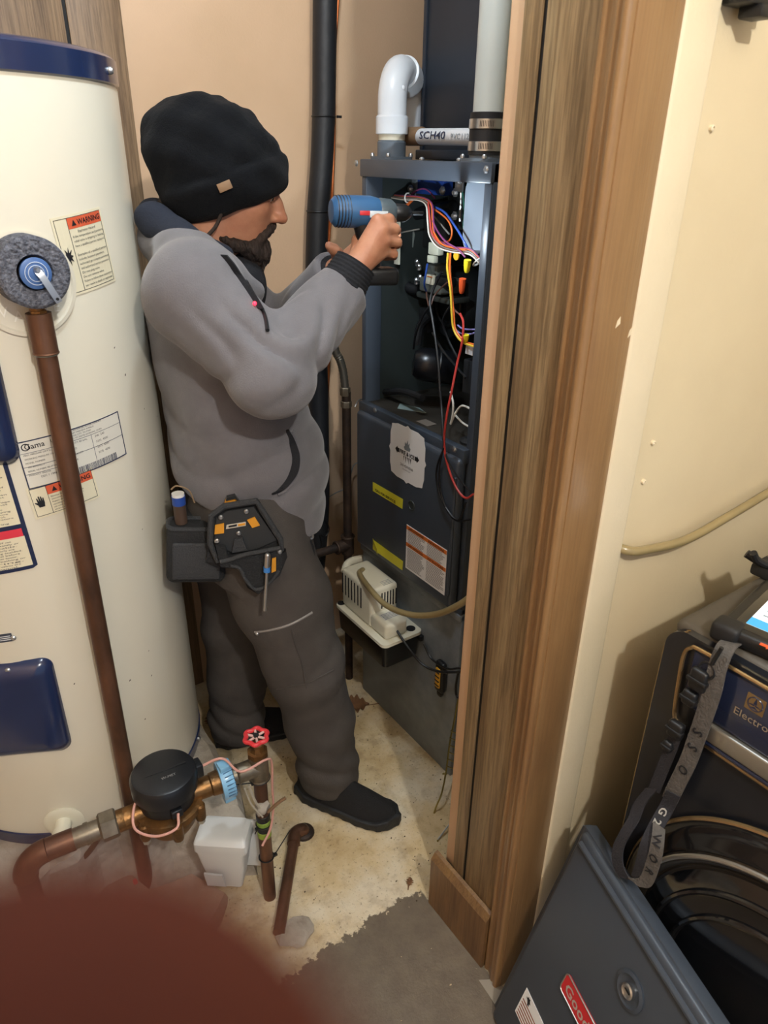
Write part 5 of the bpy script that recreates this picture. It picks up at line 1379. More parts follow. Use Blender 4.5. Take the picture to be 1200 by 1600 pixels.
# left hand steadying the panel behind
LW = bp(.272, -.060, 1.352)
lk = [bp(.335, -.045 + .0, 1.425), bp(.343, -.060, 1.415), bp(.343, -.075, 1.40), bp(.335, -.088, 1.385)]
lpi = [k + bp(.028, .0, .022) - BC for k in lk]; ldi = [k + bp(.040, .008, .008) - BC for k in lpi]; ldi = [k + .022 * BF + .002 * BU for k in lpi]; lti = [k + .012 * BF - .016 * BU for k in ldi]
lth = [bp(.272, -.045, 1.37), bp(.266, -.028, 1.392), px(522, 390, -.012), px(514, 384, -.004)]
def body_sdf(P):
    d = boxed(head_sdf, P, HCW - .24, HCW + .24)
    d = smin(d, s_chain(P, [bp(.020, 0, 1.47), bp(-.015, 0, 1.36)], [.055, .060], .02), .025)
    tr = s_sect(P, [(.80, .03, .105, .145), (.95, .04, .12, .15), (1.10, .03, .12, .15), (1.25, .0, .11, .17), (1.36, -.02, .07, .15)])
    d = smin(d, tr, .05)
    for sh, el, wr in ((R_SH, R_EL, R_WR), (L_SH, L_EL, L_WR)):
        d = smin(d, s_chain(P, [sh, el, wr], [.052, .040, .030], .02), .03)
    d = smin(d, s_chain(P, [R_WR, RW], [.030, .027], .01), .01)
    d = smin(d, s_chain(P, [L_WR, LW], [.030, .027], .01), .01)
    for hi_, kn_, an_ in ((R_HIP, R_KN, R_AN), (L_HIP, L_KN, L_AN)):
        d = smin(d, s_chain(P, [hi_, kn_, an_, an_ - np.array([0, 0, .05])], [.085, .055, .038, .036], .03), .04)
    d = smin(d, boxed(lambda Q: hand_sdf(Q, RW, rk, rpi, rdi, rti, rth), P, RW - .18, RW + .20), .008)
    d = smin(d, boxed(lambda Q: hand_sdf(Q, LW, lk, lpi, ldi, lti, lth), P, LW - .18, LW + .20), .008)
    return d
SKIN = M('skin', 'c08a6c', .5, sss=.12, col2='b0765a', vs=30, bump=.05, bs=300)
blo, bhi = bp(.16, -.05, 0) - np.array([.42, .36, 0]), bp(.16, 0, 1.68) + np.array([.40, .36, .02])
blo[2] = .03
bgeo = sdf_mesh(body_sdf, blo, bhi, .0042)
person = link('person', bgeo, SKIN)
_b = np.asarray(bgeo[0])
tag(person, 'person in black beanie and grey hoodie drilling at the open furnace', 'person')

# ---- eyes, brows
for s in (-1, 1):
    link('eye', ball(hp(.0785, s * .031, -.013), .0105, 10), M('eye_white', 'c8c0b8', .25), person)
    link('iris', ball(hp(.0865, s * .0315, -.015), .0042, 8), M('iris_dark', '2a1c14', .2), person)
    link('eyebrow', wire([hp(.090, s * .018, .012), hp(.088, s * .034, .016), hp(.074, s * .050, .010)], .0042, 8), M('hair_dark', '2e211a', .8), person)

# ---- beard, moustache and hair
HAIR = M('hair_brown', '33251d', .75, col2='1e1511', vs=50, bump=.9, bs=140, stretch=(1, 1, .25))
def beard_sdf(P):
    d = hs_ell(P, (.070, 0, -.114), (.034, .034, .030))
    d = smin(d, s_chain(P, [hp(.072, 0, -.125), hp(.058, 0, -.172)], [.032, .010], .01), .02)
    for s in (-1, 1):
        d = smin(d, s_chain(P, [hp(.066, s * .030, -.112), hp(.036, s * .044, -.112), hp(.006, s * .052, -.106)], [.018, .010, .006], .01), .015)
        d = smin(d, s_chain(P, [hp(.100, s * .004, -.064), hp(.094, s * .022, -.070), hp(.078, s * .034, -.092)], [.0075, .0085, .010], .006), .008)
    d = smax(d, -hs_ell(P, (.100, 0, -.079), (.012, .018, .006)), .004)
    return d + wav(P, ((520, 190, 60), 0, .0011), ((-310, 470, 80), 1, .0011), ((90, -240, 40), 2, .0009))
g_ = sdf_mesh(beard_sdf, HCW - np.array([.11, .11, .22]), HCW + np.array([.16, .13, 0.0]), .0028)
link('beard', g_, HAIR, person)
q = random.Random(8); hr = []
for k in range(90):
    s_ = q.uniform(-.03, .03); x_ = q.uniform(.035, .098); st_ = hp(x_, s_, -.128 - .3 * (.1 - x_))
    ln = q.uniform(.02, .05)
    hr.append(tube(cr([st_, st_ - hu * ln * .5 + hf * q.uniform(-.006, .004), st_ - hu * ln + hf * q.uniform(-.02, .0) + BR * q.uniform(-.008, .008)], 3), [.0012, .001, .0009, .0007, .0006, .0004, .0003], 4))
link('beard_strands', J(*hr), HAIR, person, kind='stuff')
def hair_sdf(P):
    d = s_chain(P, [hp(-.088, .03, -.045), hp(-.095, 0, -.075), hp(-.088, -.03, -.045)], [.018, .020, .018], .01)
    for s in (-1, 1):
        d = smin(d, s_chain(P, [hp(-.080, s * .035, -.03), hp(-.052, s * .058, -.045)], [.016, .012], .01), .01)
    return d + wav(P, ((420, 90, 30), 0, .001), ((-210, 370, 30), 1, .001))
link('hair', sdf_mesh(hair_sdf, HCW - np.array([.17, .13, .13]), HCW + np.array([.06, .17, .04]), .0032), HAIR, person)
link('hair_lock', wire([hp(-.008, .082, -.035), hp(-.004, .084, -.06), hp(-.010, .082, -.085), hp(-.022, .078, -.105)], .0035, 6), HAIR, person)

# ---- beanie
KNIT = M('black_knit', '07090d', .95, col2='0a0d12', vs=25, bump=.35, bs=420, sheen=.03, spec=.2)
nbm = (-.30 * BF + .954 * BU); nbm /= np.linalg.norm(nbm)
bp0 = px(300, 352, 0.0)
def hat_sdf(P):
    q_ = (P - bp0) @ nbm
    dome = s_ell(P, (.034, 0, 1.552), (.122, .098, .112))
    dome = smin(dome, s_ell(P, (.000, 0, 1.595), (.098, .084, .076)), .03)
    dome = dome + wav(P, ((60, 20, 90), .4, .0022), ((-40, 80, 50), 1.2, .0020), ((130, 30, -60), .2, .0012), ((300, 210, 260), 0, .0002), ((-240, 300, 310), 1, .0002))
    d = smax(dome, .008 - q_, .006)
    cuff = s_ell(P, (.040, 0, 1.545), (.126, .104, .118)) - .002
    sl = np.abs(q_ - .036) - .034
    cuff = smax(cuff, sl, .016)
    cuff = cuff + wav(P, ((25, 60, 140), 0, .0010), ((90, 10, 60), 2, .0008))
    d = smin(d, cuff, .006)
    return d
hat = link('beanie', sdf_mesh(hat_sdf, bp(.03, 0, 1.42) - np.array([.18, .18, 0]), bp(.03, 0, 1.70) + np.array([.18, .18, 0]), .0034), KNIT, person)
tg = march(hat_sdf, 351, 291)
tn = BR * .95 + BU * .15 + BF * .2
link('hat_tag', tf(bx(-.0125, .0125, -.0075, .0075, -.001, .0022, .0008), frame(tg, BF * .93 + BU * .36, BU * .93 - BF * .3)), M('tan_leather', '84684c', .6), hat)
# ---- hoodie
def folds(P):
    a, s, z = loc(P)
    f_ = .0062 * (.6 - 1.3 * np.abs(np.sin(33 * (z - .30 * a) + 1.6 * np.sin(9 * s + 6 * a)))) * np.clip((1.14 - z) / .16, 0, 1)
    f_ = f_ + .0060 * (.6 - 1.2 * np.abs(np.sin(14 * (z + .7 * a) + 5 * s + 1.0))) * np.clip((1.28 - z) / .2, 0, 1)
    f_ = f_ + wav(P, ((21, 33, 14), 0, .0018), ((-17, 40, 31), 1, .0016))
    return f_
def armf(P, el, am):
    r_ = np.linalg.norm(P - el, axis=1)
    return am * (.6 - 1.5 * np.abs(np.sin(62 * r_ + 3 * np.sin(26 * P[:, 2])))) * np.exp(-(r_ / .13) ** 2)
def hem_z(a, s): return .935 - .62 * (a + .12) * .62 - .0 * s
TOR = [(.70, .050, .150, .185), (.84, .052, .163, .196), (.95, .050, .162, .198), (1.08, .036, .150, .196), (1.20, .012, .138, .196), (1.30, -.012, .118, .190), (1.37, -.024, .092, .165), (1.415, -.020, .06, .10), (1.43, -.020, .05, .07)]
def hoodie_sdf(P):
    a, s, z = loc(P)
    d = s_sect(P, TOR)
    d = smin(d, s_ell(P, (.085, 0, .93), (.135, .15, .14)), .04)
    for sg, sh, el, wr in ((1, R_SH, R_EL, R_WR), (-1, L_SH, L_EL, L_WR)):
        d = smin(d, s_cap(P, bp(-.02, sg * .05, 1.395), sh, .055, .082), .04)
        arm = s_chain(P, [sh, el, wr], [.083, .064, .055], .03)
        arm = smin(arm, s_cap(P, el - BU * .012, el - BU * .012 + BF * .02, .056, .054), .03) + armf(P, el + BF * .04 + BU * .06, .0105)
        ad = wr - el; ad = ad / np.linalg.norm(ad)
        arm = smax(arm, (P - wr) @ ad - .012, .008)
        d = smin(d, arm, .035)
    d = d + folds(P)
    # hem rises toward the back
    hz = np.interp(a, [-.15, -.02, .06, .14, .22], [.965, .905, .868, .825, .800])
    d = smax(d, hz - z, .012)
    # hood rolled round the neck
    hd_ = s_chain(P, [bp(.085, .062, 1.335), bp(.030, .100, 1.372), bp(-.050, .098, 1.412), bp(-.078, .0, 1.425), bp(-.050, -.098, 1.412), bp(.030, -.100, 1.372), bp(.085, -.062, 1.335)], [.020, .030, .036, .042, .036, .030, .020], .03)
    d = smin(d, hd_, .02)
    d = smax(d, -s_chain(P, [bp(.01, 0, 1.50), bp(.02, 0, 1.39), bp(.09, 0, 1.33)], [.085, .062, .022], .02), .012)
    return d
FLEECE = M('grey_fleece', '6e6c70', .92, col2='666468', vs=20, bump=.18, bs=420, sheen=.25)
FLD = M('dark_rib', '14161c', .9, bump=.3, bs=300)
hlo, hhi = bp(.06, 0, .76) - np.array([.34, .44, 0]), bp(.06, 0, 1.50) + np.array([.34, .36, 0])
hood = link('hoodie', sdf_mesh(hoodie_sdf, hlo, hhi, .006), FLEECE, person)
def cuffs(sh, a, b, r0, r1):
    n_ = 22; pth = [np.array(a) + (np.array(b) - np.array(a)) * t for t in np.linspace(0, 1, n_)]
    return tube(pth, [r0 + (r1 - r0) * t + .0012 * (k % 2) for k, t in enumerate(np.linspace(0, 1, n_))], 28)
link('cuff', cuffs(0, R_WR - (R_WR - R_EL) * .06, px(556, 412, .125), .049, .040), FLD, hood)
link('cuff', cuffs(0, L_WR - (L_WR - L_EL) * .08, LW, .046, .038), FLD, hood)
def lining_sdf(P):
    d = s_chain(P, [bp(.03, .070, 1.405), bp(-.045, .080, 1.440), bp(-.090, .035, 1.462), bp(-.090, -.03, 1.462), bp(-.045, -.080, 1.440), bp(.03, -.070, 1.405)], [.018, .026, .030, .030, .026, .018], .02)
    return smax(d, -s_cap(P, bp(0, 0, 1.55), bp(.02, 0, 1.36), .085, .055), .01) + wav(P, ((40, 60, 90), 0, .002))
link('hood_lining', sdf_mesh(lining_sdf, bp(-.05, 0, 1.35) - np.array([.2, .2, 0]), bp(-.05, 0, 1.53) + np.array([.2, .2, 0]), .005), M('navy_lining', '1c2230', .9, bump=.2, bs=300), hood)
# collar of the dark shirt at the throat
link('shirt_collar', tube(cr([bp(.072, .050, 1.350), bp(.03, .072, 1.395), bp(-.03, .070, 1.415), bp(-.07, 0, 1.415), bp(-.03, -.070, 1.415), bp(.03, -.072, 1.395), bp(.072, -.05, 1.350)], 6), .016, 12), FLD, person)
link('shirt_front', sdf_mesh(lambda P: s_ell(P, (.062, 0, 1.335), (.052, .062, .070)), bp(.06, 0, 1.25) - np.array([.1, .1, 0]), bp(.06, 0, 1.42) + np.array([.1, .1, 0]), .006), FLD, person)
zp = [march(hoodie_sdf, u, v) for u, v in ((346, 398), (358, 412), (370, 430), (383, 448), (396, 468), (404, 482))]
link('zipper', ribbon(cr(zp, 4), BR * .6 + BF * .8, .022, .003), FLD, hood)
cl_ = [march(hoodie_sdf, u, v, out=.005) for u, v in ((385, 440), (396, 460), (404, 474), (412, 488), (416, 502), (418, 516))]
tag(link('lanyard_cord', wire(cl_, .0035, 8), BLACKP), 'black cord hanging down the front of the grey hoodie', 'cord')
rl = march(hoodie_sdf, 398, 474, out=.008)
tag(link('red_indicator', J(ball(rl, .0035, 8)), M('red_led', 'ff3048', .3, emit=3.0)), 'tiny glowing red light clipped on the hoodie chest', 'light')
# pocket edge: dark curved opening on the near side
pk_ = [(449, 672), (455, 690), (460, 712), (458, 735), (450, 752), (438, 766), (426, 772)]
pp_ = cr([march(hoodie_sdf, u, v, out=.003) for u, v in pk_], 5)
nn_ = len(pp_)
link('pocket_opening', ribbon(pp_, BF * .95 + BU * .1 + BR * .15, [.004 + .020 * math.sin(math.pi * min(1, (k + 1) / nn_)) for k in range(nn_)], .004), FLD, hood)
pe = cr([march(hoodie_sdf, u + 8, v + 1, out=.001) for u, v in pk_], 5)
link('pocket_edge', tube(pe, .0035, 8), FLEECE, hood)
# ---- dark shirt tail showing under the hoodie
def tail_sdf(P):
    a, s, z = loc(P)
    d = s_sect(P, [(.80, .040, .140, .180), (.90, .045, .146, .184), (1.0, .045, .14, .18)])
    hz = np.interp(a, [-.15, -.02, .08, .16, .22], [.905, .855, .845, .84, .83])
    return smax(d, hz - z, .01) + wav(P, ((10, 20, 90), 0, .0015))
link('shirt_tail', sdf_mesh(tail_sdf, bp(.04, 0, .80) - np.array([.26, .26, 0]), bp(.04, 0, 1.0) + np.array([.26, .26, 0]), .006), FLD, person)

# ---- trousers
def trou_sdf(P):
    d = s_sect(P, [(.74, .035, .125, .175), (.84, .04, .135, .178), (.93, .042, .130, .172), (.96, .042, .128, .168)])
    r_ = s_chain(P, [R_HIP, R_HIP * .5 + R_KN * .5, R_KN, R_KN * .45 + R_AN * .55, R_AN, R_AN + BF * .01 - BU * .05], [.118, .108, .092, .084, .076, .076], .03)
    l_ = s_chain(P, [L_HIP, L_HIP * .5 + L_KN * .5, L_KN, L_KN * .45 + L_AN * .55, L_AN, L_AN - BU * .05], [.118, .106, .090, .082, .074, .074], .03)
    # sag folds behind the knee and above the shoe
    for leg, kn_, an_ in ((0, R_KN, R_AN), (1, L_KN, L_AN)):
        z = P[:, 2]
        w_ = .0065 * (.55 - 1.2 * np.abs(np.sin(44 * (z + .45 * (P @ BF)) + 1.5 * np.sin(20 * (P @ BR))))) * np.exp(-((z - an_[2] - .03) / .07) ** 2)
        w_ = w_ + .0045 * (.55 - 1.2 * np.abs(np.sin(26 * (z - .6 * (P @ BF)) + 2))) * np.exp(-((z - kn_[2]) / .10) ** 2)
        if leg == 0: r_ = r_ + w_
        else: l_ = l_ + w_
    d = smin(d, r_, .05); d = smin(d, l_, .05)
    d = d + wav(P, ((24, 10, 20), 0, .0022), ((-14, 30, 12), 1, .0020), ((10, 50, 33), 2, .0012))
    d = smax(d, .045 + .06 * np.clip(P @ BF - R_AN @ BF, -.1, .1) * 0 - P[:, 2], .01)
    return d
TROU = M('grey_canvas', '4c4743', .9, col2='413c39', vs=12, bump=.15, bs=350)
tlo, thi = bp(.07, 0, .03) - np.array([.30, .36, 0]), bp(.07, 0, .97) + np.array([.30, .36, 0])
tro = link('trousers', sdf_mesh(trou_sdf, tlo, thi, .0064), TROU, person)
def seam(name, pts, r, mt, n=6, out=.001):
    return link(name, tube(cr([march(trou_sdf, u, v, out=out) for u, v in pts], 5), r, n), mt, tro)
seam('pocket_zip', [(398, 988), (425, 984), (455, 975), (488, 957)], .0032, M('zip_grey', '7a7674', .5))
seam('side_seam', [(455, 985), (462, 1010), (472, 1040), (478, 1070), (484, 1100)], .0014, TROU)
seam('side_seam', [(432, 1078), (455, 1072), (478, 1068), (505, 1055), (522, 1046)], .0020, TROU)
link('zip_pull', ball(march(trou_sdf, 402, 990), .0045, 8), STEEL, tro)

# ---- shoes
SHOE = M('black_mesh', '141416', .85, bump=.6, bs=420)
SOLE = M('black_sole', '1a1b1d', .6, bump=.2, bs=200)
def shoe(heel, toe):
    heel = np.array(heel); toe = np.array(toe); L_ = np.linalg.norm(toe - heel); fx = (toe - heel) / L_; rx = np.cross(fx, BU)
    A = np.stack([fx, rx, BU])
    kl = np.array([0, .03, .08, .14, .19, .235, .262, .275]) * L_ / .275
    kw = np.array([.012, .032, .036, .040, .047, .043, .028, .004])
    kt = np.array([.10, .115, .118, .100, .078, .062, .050, .030])
    def f(P):
        q_ = (P - heel) @ A.T; w = np.interp(q_[:, 0], kl, kw); t = np.interp(q_[:, 0], kl, kt)
        zz = np.clip(q_[:, 2], 0, None)
        e = np.sqrt((q_[:, 1] / np.maximum(w, .006)) ** 2 + (zz / t) ** 2.0)
        d = (e - 1) * np.minimum(w, t) * .8
        d = np.maximum(d, np.maximum(-q_[:, 0] + .004, q_[:, 0] - L_))
        return smax(d, .018 - q_[:, 2], .004)
    o = link('shoe', sdf_mesh(f, np.minimum(heel, toe) - np.array([.08, .08, 0]), np.maximum(heel, toe) + np.array([.08, .08, .14]), .004), SHOE, person)
    def g(P):
        q_ = (P - heel) @ A.T; w = np.interp(q_[:, 0], kl, kw) + .006
        d = np.maximum(np.abs(q_[:, 1]) - w, np.maximum(-q_[:, 0] - .006, q_[:, 0] - L_ - .006))
        top = .026 + .010 * np.clip((.08 - q_[:, 0]) / .08, 0, 1) + .012 * np.clip((q_[:, 0] - .24) / .04, 0, 1)
        return smax(d, np.maximum(q_[:, 2] - top, .002 - q_[:, 2]), .006) * .8 + .0006 * np.sin(190 * q_[:, 0]) * (q_[:, 2] < .012)
    link('sole', sdf_mesh(g, np.minimum(heel, toe) - np.array([.08, .08, .02]), np.maximum(heel, toe) + np.array([.08, .08, .06]), .004), SOLE, o)
    return o
shoe((.645, 1.305, 0), (.808, 1.062, 0))
_an = L_AN - np.array([0, 0, L_AN[2]])
shoe(_an - .075 * BF * .9 + .0 * BR, _an + .205 * BF * .95 - .04 * BR)

# ============================================================ THE DRILL
dO = px(562, 331, .082); dD = BF * .985 - BU * .03 + BR * -.10; dD /= np.linalg.norm(dD); dH = -BU * .93 + BF * .36; dH = dH - dD * (dD @ dH) * .35; dH /= np.linalg.norm(dH)
DBLUE = M('tool_blue', '34608c', .42, var=.15); 
dl_ = thing('cordless_drill', 'blue and black cordless drill held up to the furnace', 'drill', dO + dH * .13)
link('motor_housing', lathe([(.0, -.058), (.020, -.057), (.027, -.050), (.029, -.030), (.029, .020), (.026, .034), (.024, .040)], dO, dD, 28), DBLUE, dl_)
for k in range(5):
    link('vent_slot', torus(dO - dD * (.048 - k * .006), dD, .0283 if k else .0275, .0012, 28, 5), BLACKP, dl_)
link('gear_case', lathe([(.025, .036), (.026, .040), (.024, .062), (.018, .070)], dO, dD, 24), M('tool_grey', '4e5a60', .4), dl_)
link('chuck', lathe([(.014, .066), (.0165, .070), (.0165, .092), (.012, .100), (.006, .106), (.004, .106), (.004, .130), (.0, .132)], dO, dD, 20), BLACKP, dl_)
link('handle', tube([dO + dH * .015, dO + dH * .05, dO + dH * .105], [.019, .0175, .018], 16), BLACKP, dl_)
bb_ = dO + dH * .120
link('battery', tf(bx(-.038, .045, -.026, .026, -.015, .018, .008, 3), frame(bb_, dD, np.cross(dH, dD))), BLACKP, dl_)
rdg = dO + BR * .0292 + dD * .004
link('red_badge', tf(bx(-.010, .010, -.004, .004, -.001, .001, .0006), frame(rdg, dD, BU)), M('badge_red2', 'c8343a', .4), dl_)
link('side_badge', tf(bx(-.016, .020, -.006, .006, -.001, .0012, .0006), frame(rdg + dD * .026 - BU * .002 - BR * .001, dD, BU)), M('badge_white', 'c8d4da', .4), dl_)
wl = dO + dD * .066 + dH * .026
link('work_light', ball(wl, .004, 8), M('led_lens', 'e6f2ff', .2, emit=12.0), dl_)
sd_ = bpy.data.lights.new('drill_led', 'SPOT'); sd_.energy = 5.0; sd_.color = (.80, .92, 1.0); sd_.spot_size = math.radians(176); sd_.spot_blend = .55; sd_.shadow_soft_size = .004
so_ = bpy.data.objects.new('drill_led', sd_); COL.objects.link(so_)
sp_l = wl + dD * .008 + dH * .004
so_.location = sp_l
so_.rotation_euler = (Vector((1.20, 1.34, 1.40)) - Vector(sp_l)).to_track_quat('-Z', 'Y').to_euler()

# ============================================================ TOOL POUCH AND WHAT HANGS ON THE BELT
PS = .212
def pa_(u, v, s=PS):
    p = px(u, v, s) - BC; return (p @ BF, p[2])
def ppoly(pix, s, t, b=0): return prism([pa_(u, v, s) for u, v in pix], frame(BC + s * BR, BF, BU), t)
CANV = M('black_canvas', '1d1f22', .85, bump=.4, bs=320)
CANV2 = M('worn_canvas', '35373a', .85, bump=.4, bs=320)
AMB = M('amber_patch', 'd8952a', .5)
tpz = thing('tool_pouch', 'black tool pouch with orange patches on the hip', 'tool pouch', bp(.0, .23, .75))
belt = link('belt', tube(cr([bp(.045 + .142 * math.cos(t), .188 * math.sin(t), .868 - .05 * math.cos(t) * .3) for t in np.linspace(math.pi * 1.05, -.1 * math.pi, 14)], 3), .016, 10, flat=.4), CANV, tpz)
link('back_panel', ppoly([(322, 872), (332, 800), (352, 786), (402, 778), (412, 792), (440, 840), (446, 870), (436, 895), (402, 924), (386, 914), (372, 884), (345, 882)], PS, .012), CANV, tpz)
rim_ = [(328, 848), (330, 806), (350, 791), (400, 783), (409, 796), (438, 842), (440, 858), (420, 866), (392, 866), (366, 872), (340, 876)]
link('rim_binding', tube([px(u, v, PS + .022) for u, v in rim_], .0065, 8, closed=True), CANV2, tpz)
link('inner_panel', ppoly([(334, 850), (338, 808), (354, 797), (396, 790), (432, 842), (400, 856), (366, 862)], PS + .012, .006), M('pouch_inner', '2a2c2e', .6), tpz)
link('front_pocket', ppoly([(336, 845), (352, 850), (356, 866), (410, 858), (438, 852), (441, 870), (434, 892), (403, 921), (388, 910), (374, 882), (344, 878)], PS + .014, .020), CANV, tpz)
link('pocket_binding', tube(cr([px(u, v, PS + .037) for u, v in ((344, 878), (360, 874), (385, 866), (412, 861), (438, 856))], 5), .0045, 8), CANV2, tpz)
link('pocket_binding', tube(cr([px(u, v, PS + .036) for u, v in ((360, 884), (374, 888), (384, 906), (400, 921), (420, 912), (436, 892))], 5), .0035, 8), CANV2, tpz)
link('window_strap', ppoly([(362, 862), (366, 842), (378, 838), (386, 858)], PS + .020, .006), CANV2, tpz)
for pix in ([(335, 834), (336, 820), (350, 817), (350, 832)], [(386, 812), (398, 807), (406, 820), (394, 824)]):
    link('orange_patch', ppoly(pix, PS + .019, .003), AMB, tpz)
nm_ = link('name_patch', ppoly([(353, 826), (354, 820), (384, 815), (384, 821)], PS + .0185, .002), M('patch_white', 'c9c2b4', .5), tpz)
link('patch_print', ppoly([(357, 824), (357, 821.5), (370, 819), (370, 822)], PS + .0205, .001), INK, nm_)
link('patch_orange', ppoly([(372, 822), (372, 819), (383, 817), (383, 820)], PS + .0205, .001), AMB, nm_)
for u, v in ((339, 845), (373, 833), (345, 808), (385, 799), (437, 862)):
    link('rivet', screw(px(u, v, PS + .020 if v < 840 else PS + .034), BR, .005, .004), ZINC, tpz)
cl2 = link('belt_clip', ppoly([(347, 798), (352, 780), (368, 776), (378, 794)], PS - .006, .010), AMB, tpz)
link('clip_plate', ppoly([(352, 781), (354, 774), (367, 771), (380, 790), (376, 793), (367, 777)], PS - .008, .012), M('clip_dark', '3a3c3e', .4, .5), tpz)
link('side_patch', ppoly([(424, 894), (425, 872), (431, 870), (431, 891)], PS + .033, .003), AMB, tpz)
link('side_strap', ppoly([(438, 862), (446, 856), (448, 866), (440, 884)], PS + .006, .012), BLACKP, tpz)
sdv = thing('nut_driver', 'chrome nut driver with a blue band standing in the pouch', 'screwdriver', px(414, 955, PS + .055))
sp1_ = [px(418, 868, PS + .046), px(417, 886, PS + .048), px(417, 893, PS + .048), px(414, 954, PS + .052)]
link('socket', J(cyl(sp1_[0], sp1_[1], .0062, n=14), ball(sp1_[0], .0062, 8)), STEEL, sdv)
link('blue_band', cyl(sp1_[1], sp1_[2], .0072, n=14), M('band_blue', '3f7fc8', .35), sdv)
link('shaft', cyl(sp1_[2], sp1_[3], .0034, n=10), STEEL, sdv)
# second pouch behind, with a blue-topped tube
sp2 = thing('side_pouch', 'plain black belt pouch half hidden behind the cream tank', 'tool pouch', bp(-.09, .20, .74))
_pf = frame(bp(-.075, .172, .835), BF * .99 - BU * .12, BU)
link('pouch_body', tf(bx(-.062, .058, -.070, .062, -.022, .030, .016, 4), _pf), CANV, sp2)
link('pouch_lip', tf(tube([(x, .058, y) for x, y in rrect(.118, .052, .016, 4)], .005, 8, closed=True), _pf), CANV2, sp2)
link('pouch_flap', tf(bx(-.050, .046, -.055, .030, .028, .036, .004, 3), _pf), CANV2, sp2)
bt0 = px(281, 796, .178)
tbn = thing('blue_topped_tube', 'small tube with blue and white top in the black belt pouch', 'tube', bt0 - BU * .03)
link('tube_body', cyl(bt0 - BU * .03, bt0 + BU * .012, .0125, n=18), M('tube_brown', '4a3a30', .5), tbn)
link('blue_band', cyl(bt0 + BU * .012, bt0 + BU * .030, .0135, n=18), M('tube_blue', '274a9c', .35), tbn)
link('white_cap', cyl(bt0 + BU * .030, bt0 + BU * .036, .0125, n=18), WHITEP, tbn)
link('tie_string', wire([bt0 + BU * .045 - BF * .012, bt0 + BU * .052, bt0 + BU * .040 + BF * .022, bt0 + BU * .012 + BF * .030], .0016, 6), M('tan_string', '8a7458', .7), tbn)
# keys clipped at the front of the belt
kyo = thing('key_ring', 'bunch of keys with black fob hanging at the trouser front', 'keys', px(490, 900, .13))
link('clip', wire([px(u, v, .135) for u, v in ((470, 818), (476, 828), (486, 832), (488, 840), (478, 842))], .0034, 8), STEEL, kyo)
link('fob', ppoly([(477, 846), (484, 840), (490, 850), (491, 866), (485, 873), (478, 862)], .135, .012), BLACKP, kyo)
link('fob_button', ball(px(484, 856, .148), .004, 8), M('fob_grey', '6a6c70', .4), kyo)
link('key', ppoly([(487, 872), (490, 871), (496, 893), (493, 896)], .138, .002), STEEL, kyo)
link('brass_key', ppoly([(474, 836), (478, 834), (481, 846), (477, 848)], .140, .002), BRASS, kyo)
# ============================================================ SMALL THINGS
# fallen leaves
LEAF = M('dry_leaf', '7a5636', .7, col2='5e4028', vs=40, bump=.3, bs=120)
def leaf(c, size, rz, seed, lab):
    q = random.Random(seed); n = 26; V, F = [], []
    root = thing('dry_leaf', lab, 'leaf', (c[0], c[1], 0), 'dry oak leaves on the floor')
    pts = []
    for i in range(n + 1):
        t = i / n; lobes = .5 + .5 * math.cos(t * 9 * math.pi)
        w = math.sin(math.pi * min(t * 1.02, 1)) ** .7 * (.26 + .22 * lobes)
        pts.append((t, w))
    for t, w in pts:
        for k, f in enumerate((-1, -.5, 0, .5, 1)):
            curl = .10 * f * f + .05 * math.sin(6 * t + f * 2) + .06 * t * t
            x, y = (t - .5) * size, w * f * size
            V.append((c[0] + x * math.cos(rz) - y * math.sin(rz), c[1] + x * math.sin(rz) + y * math.cos(rz), .004 + max(curl, 0) * size))
    for i in range(n):
        for k in range(4):
            F.append((i * 5 + k, i * 5 + k + 1, i * 5 + 6 + k, i * 5 + 5 + k))
    link('blade', (np.array(V), F), LEAF, root)
    e = np.array([c[0] - .5 * size * math.cos(rz), c[1] - .5 * size * math.sin(rz), .005])
    s = e - np.array([math.cos(rz), math.sin(rz + .2), 0]) * size * .45
    link('stem', wire([e + (e - s) * .6, e, s], .0012, 5), LEAF, root)
lf1 = on(556, 1104, 'z', 0); leaf(lf1, .085, 2.6, 1, 'curled brown oak leaf on the concrete below the pump')
lf2 = on(331, 1128, 'z', 0); leaf(lf2, .05, 1.1, 2, 'small brown leaf between the heater and the trouser leg')
lf3 = on(640, 1380, 'z', 0); leaf(lf3, .022, .7, 3, 'tiny brown leaf scrap near the edge of the floor paint')
# grit on the floor
q = random.Random(21); gr = []
for k in range(120):
    u, v = q.uniform(420, 700), q.uniform(1080, 1420); p = on(u, v, 'z', 0); r_ = q.uniform(.0006, .0018)
    if p[0] > .72 and p[1] < .86: continue
    gr.append(mv(bx(-r_, r_, -r_ * .7, r_ * .7, 0, r_), p))
so = link('floor_grit', J(*gr), M('dark_grit', '4a3a28', .9), kind='stuff', smooth=False)
tag(so, 'dark specks of grit scattered over the pale concrete', 'grit')
# light square scrap by the casing
sc = [on(u, v, 'z', .001) for u, v in ((748, 1531), (776, 1530), (792, 1548), (775, 1572))]
tag(link('paper_scrap', prism([(p[0], p[1]) for p in sc][::-1], frame((0, 0, .0005), (1, 0, 0), (0, 1, 0)), .0008), M('scrap_grey', '8f877a', .7), smooth=False), 'grey square scrap on the floor at the casing foot', 'scrap')
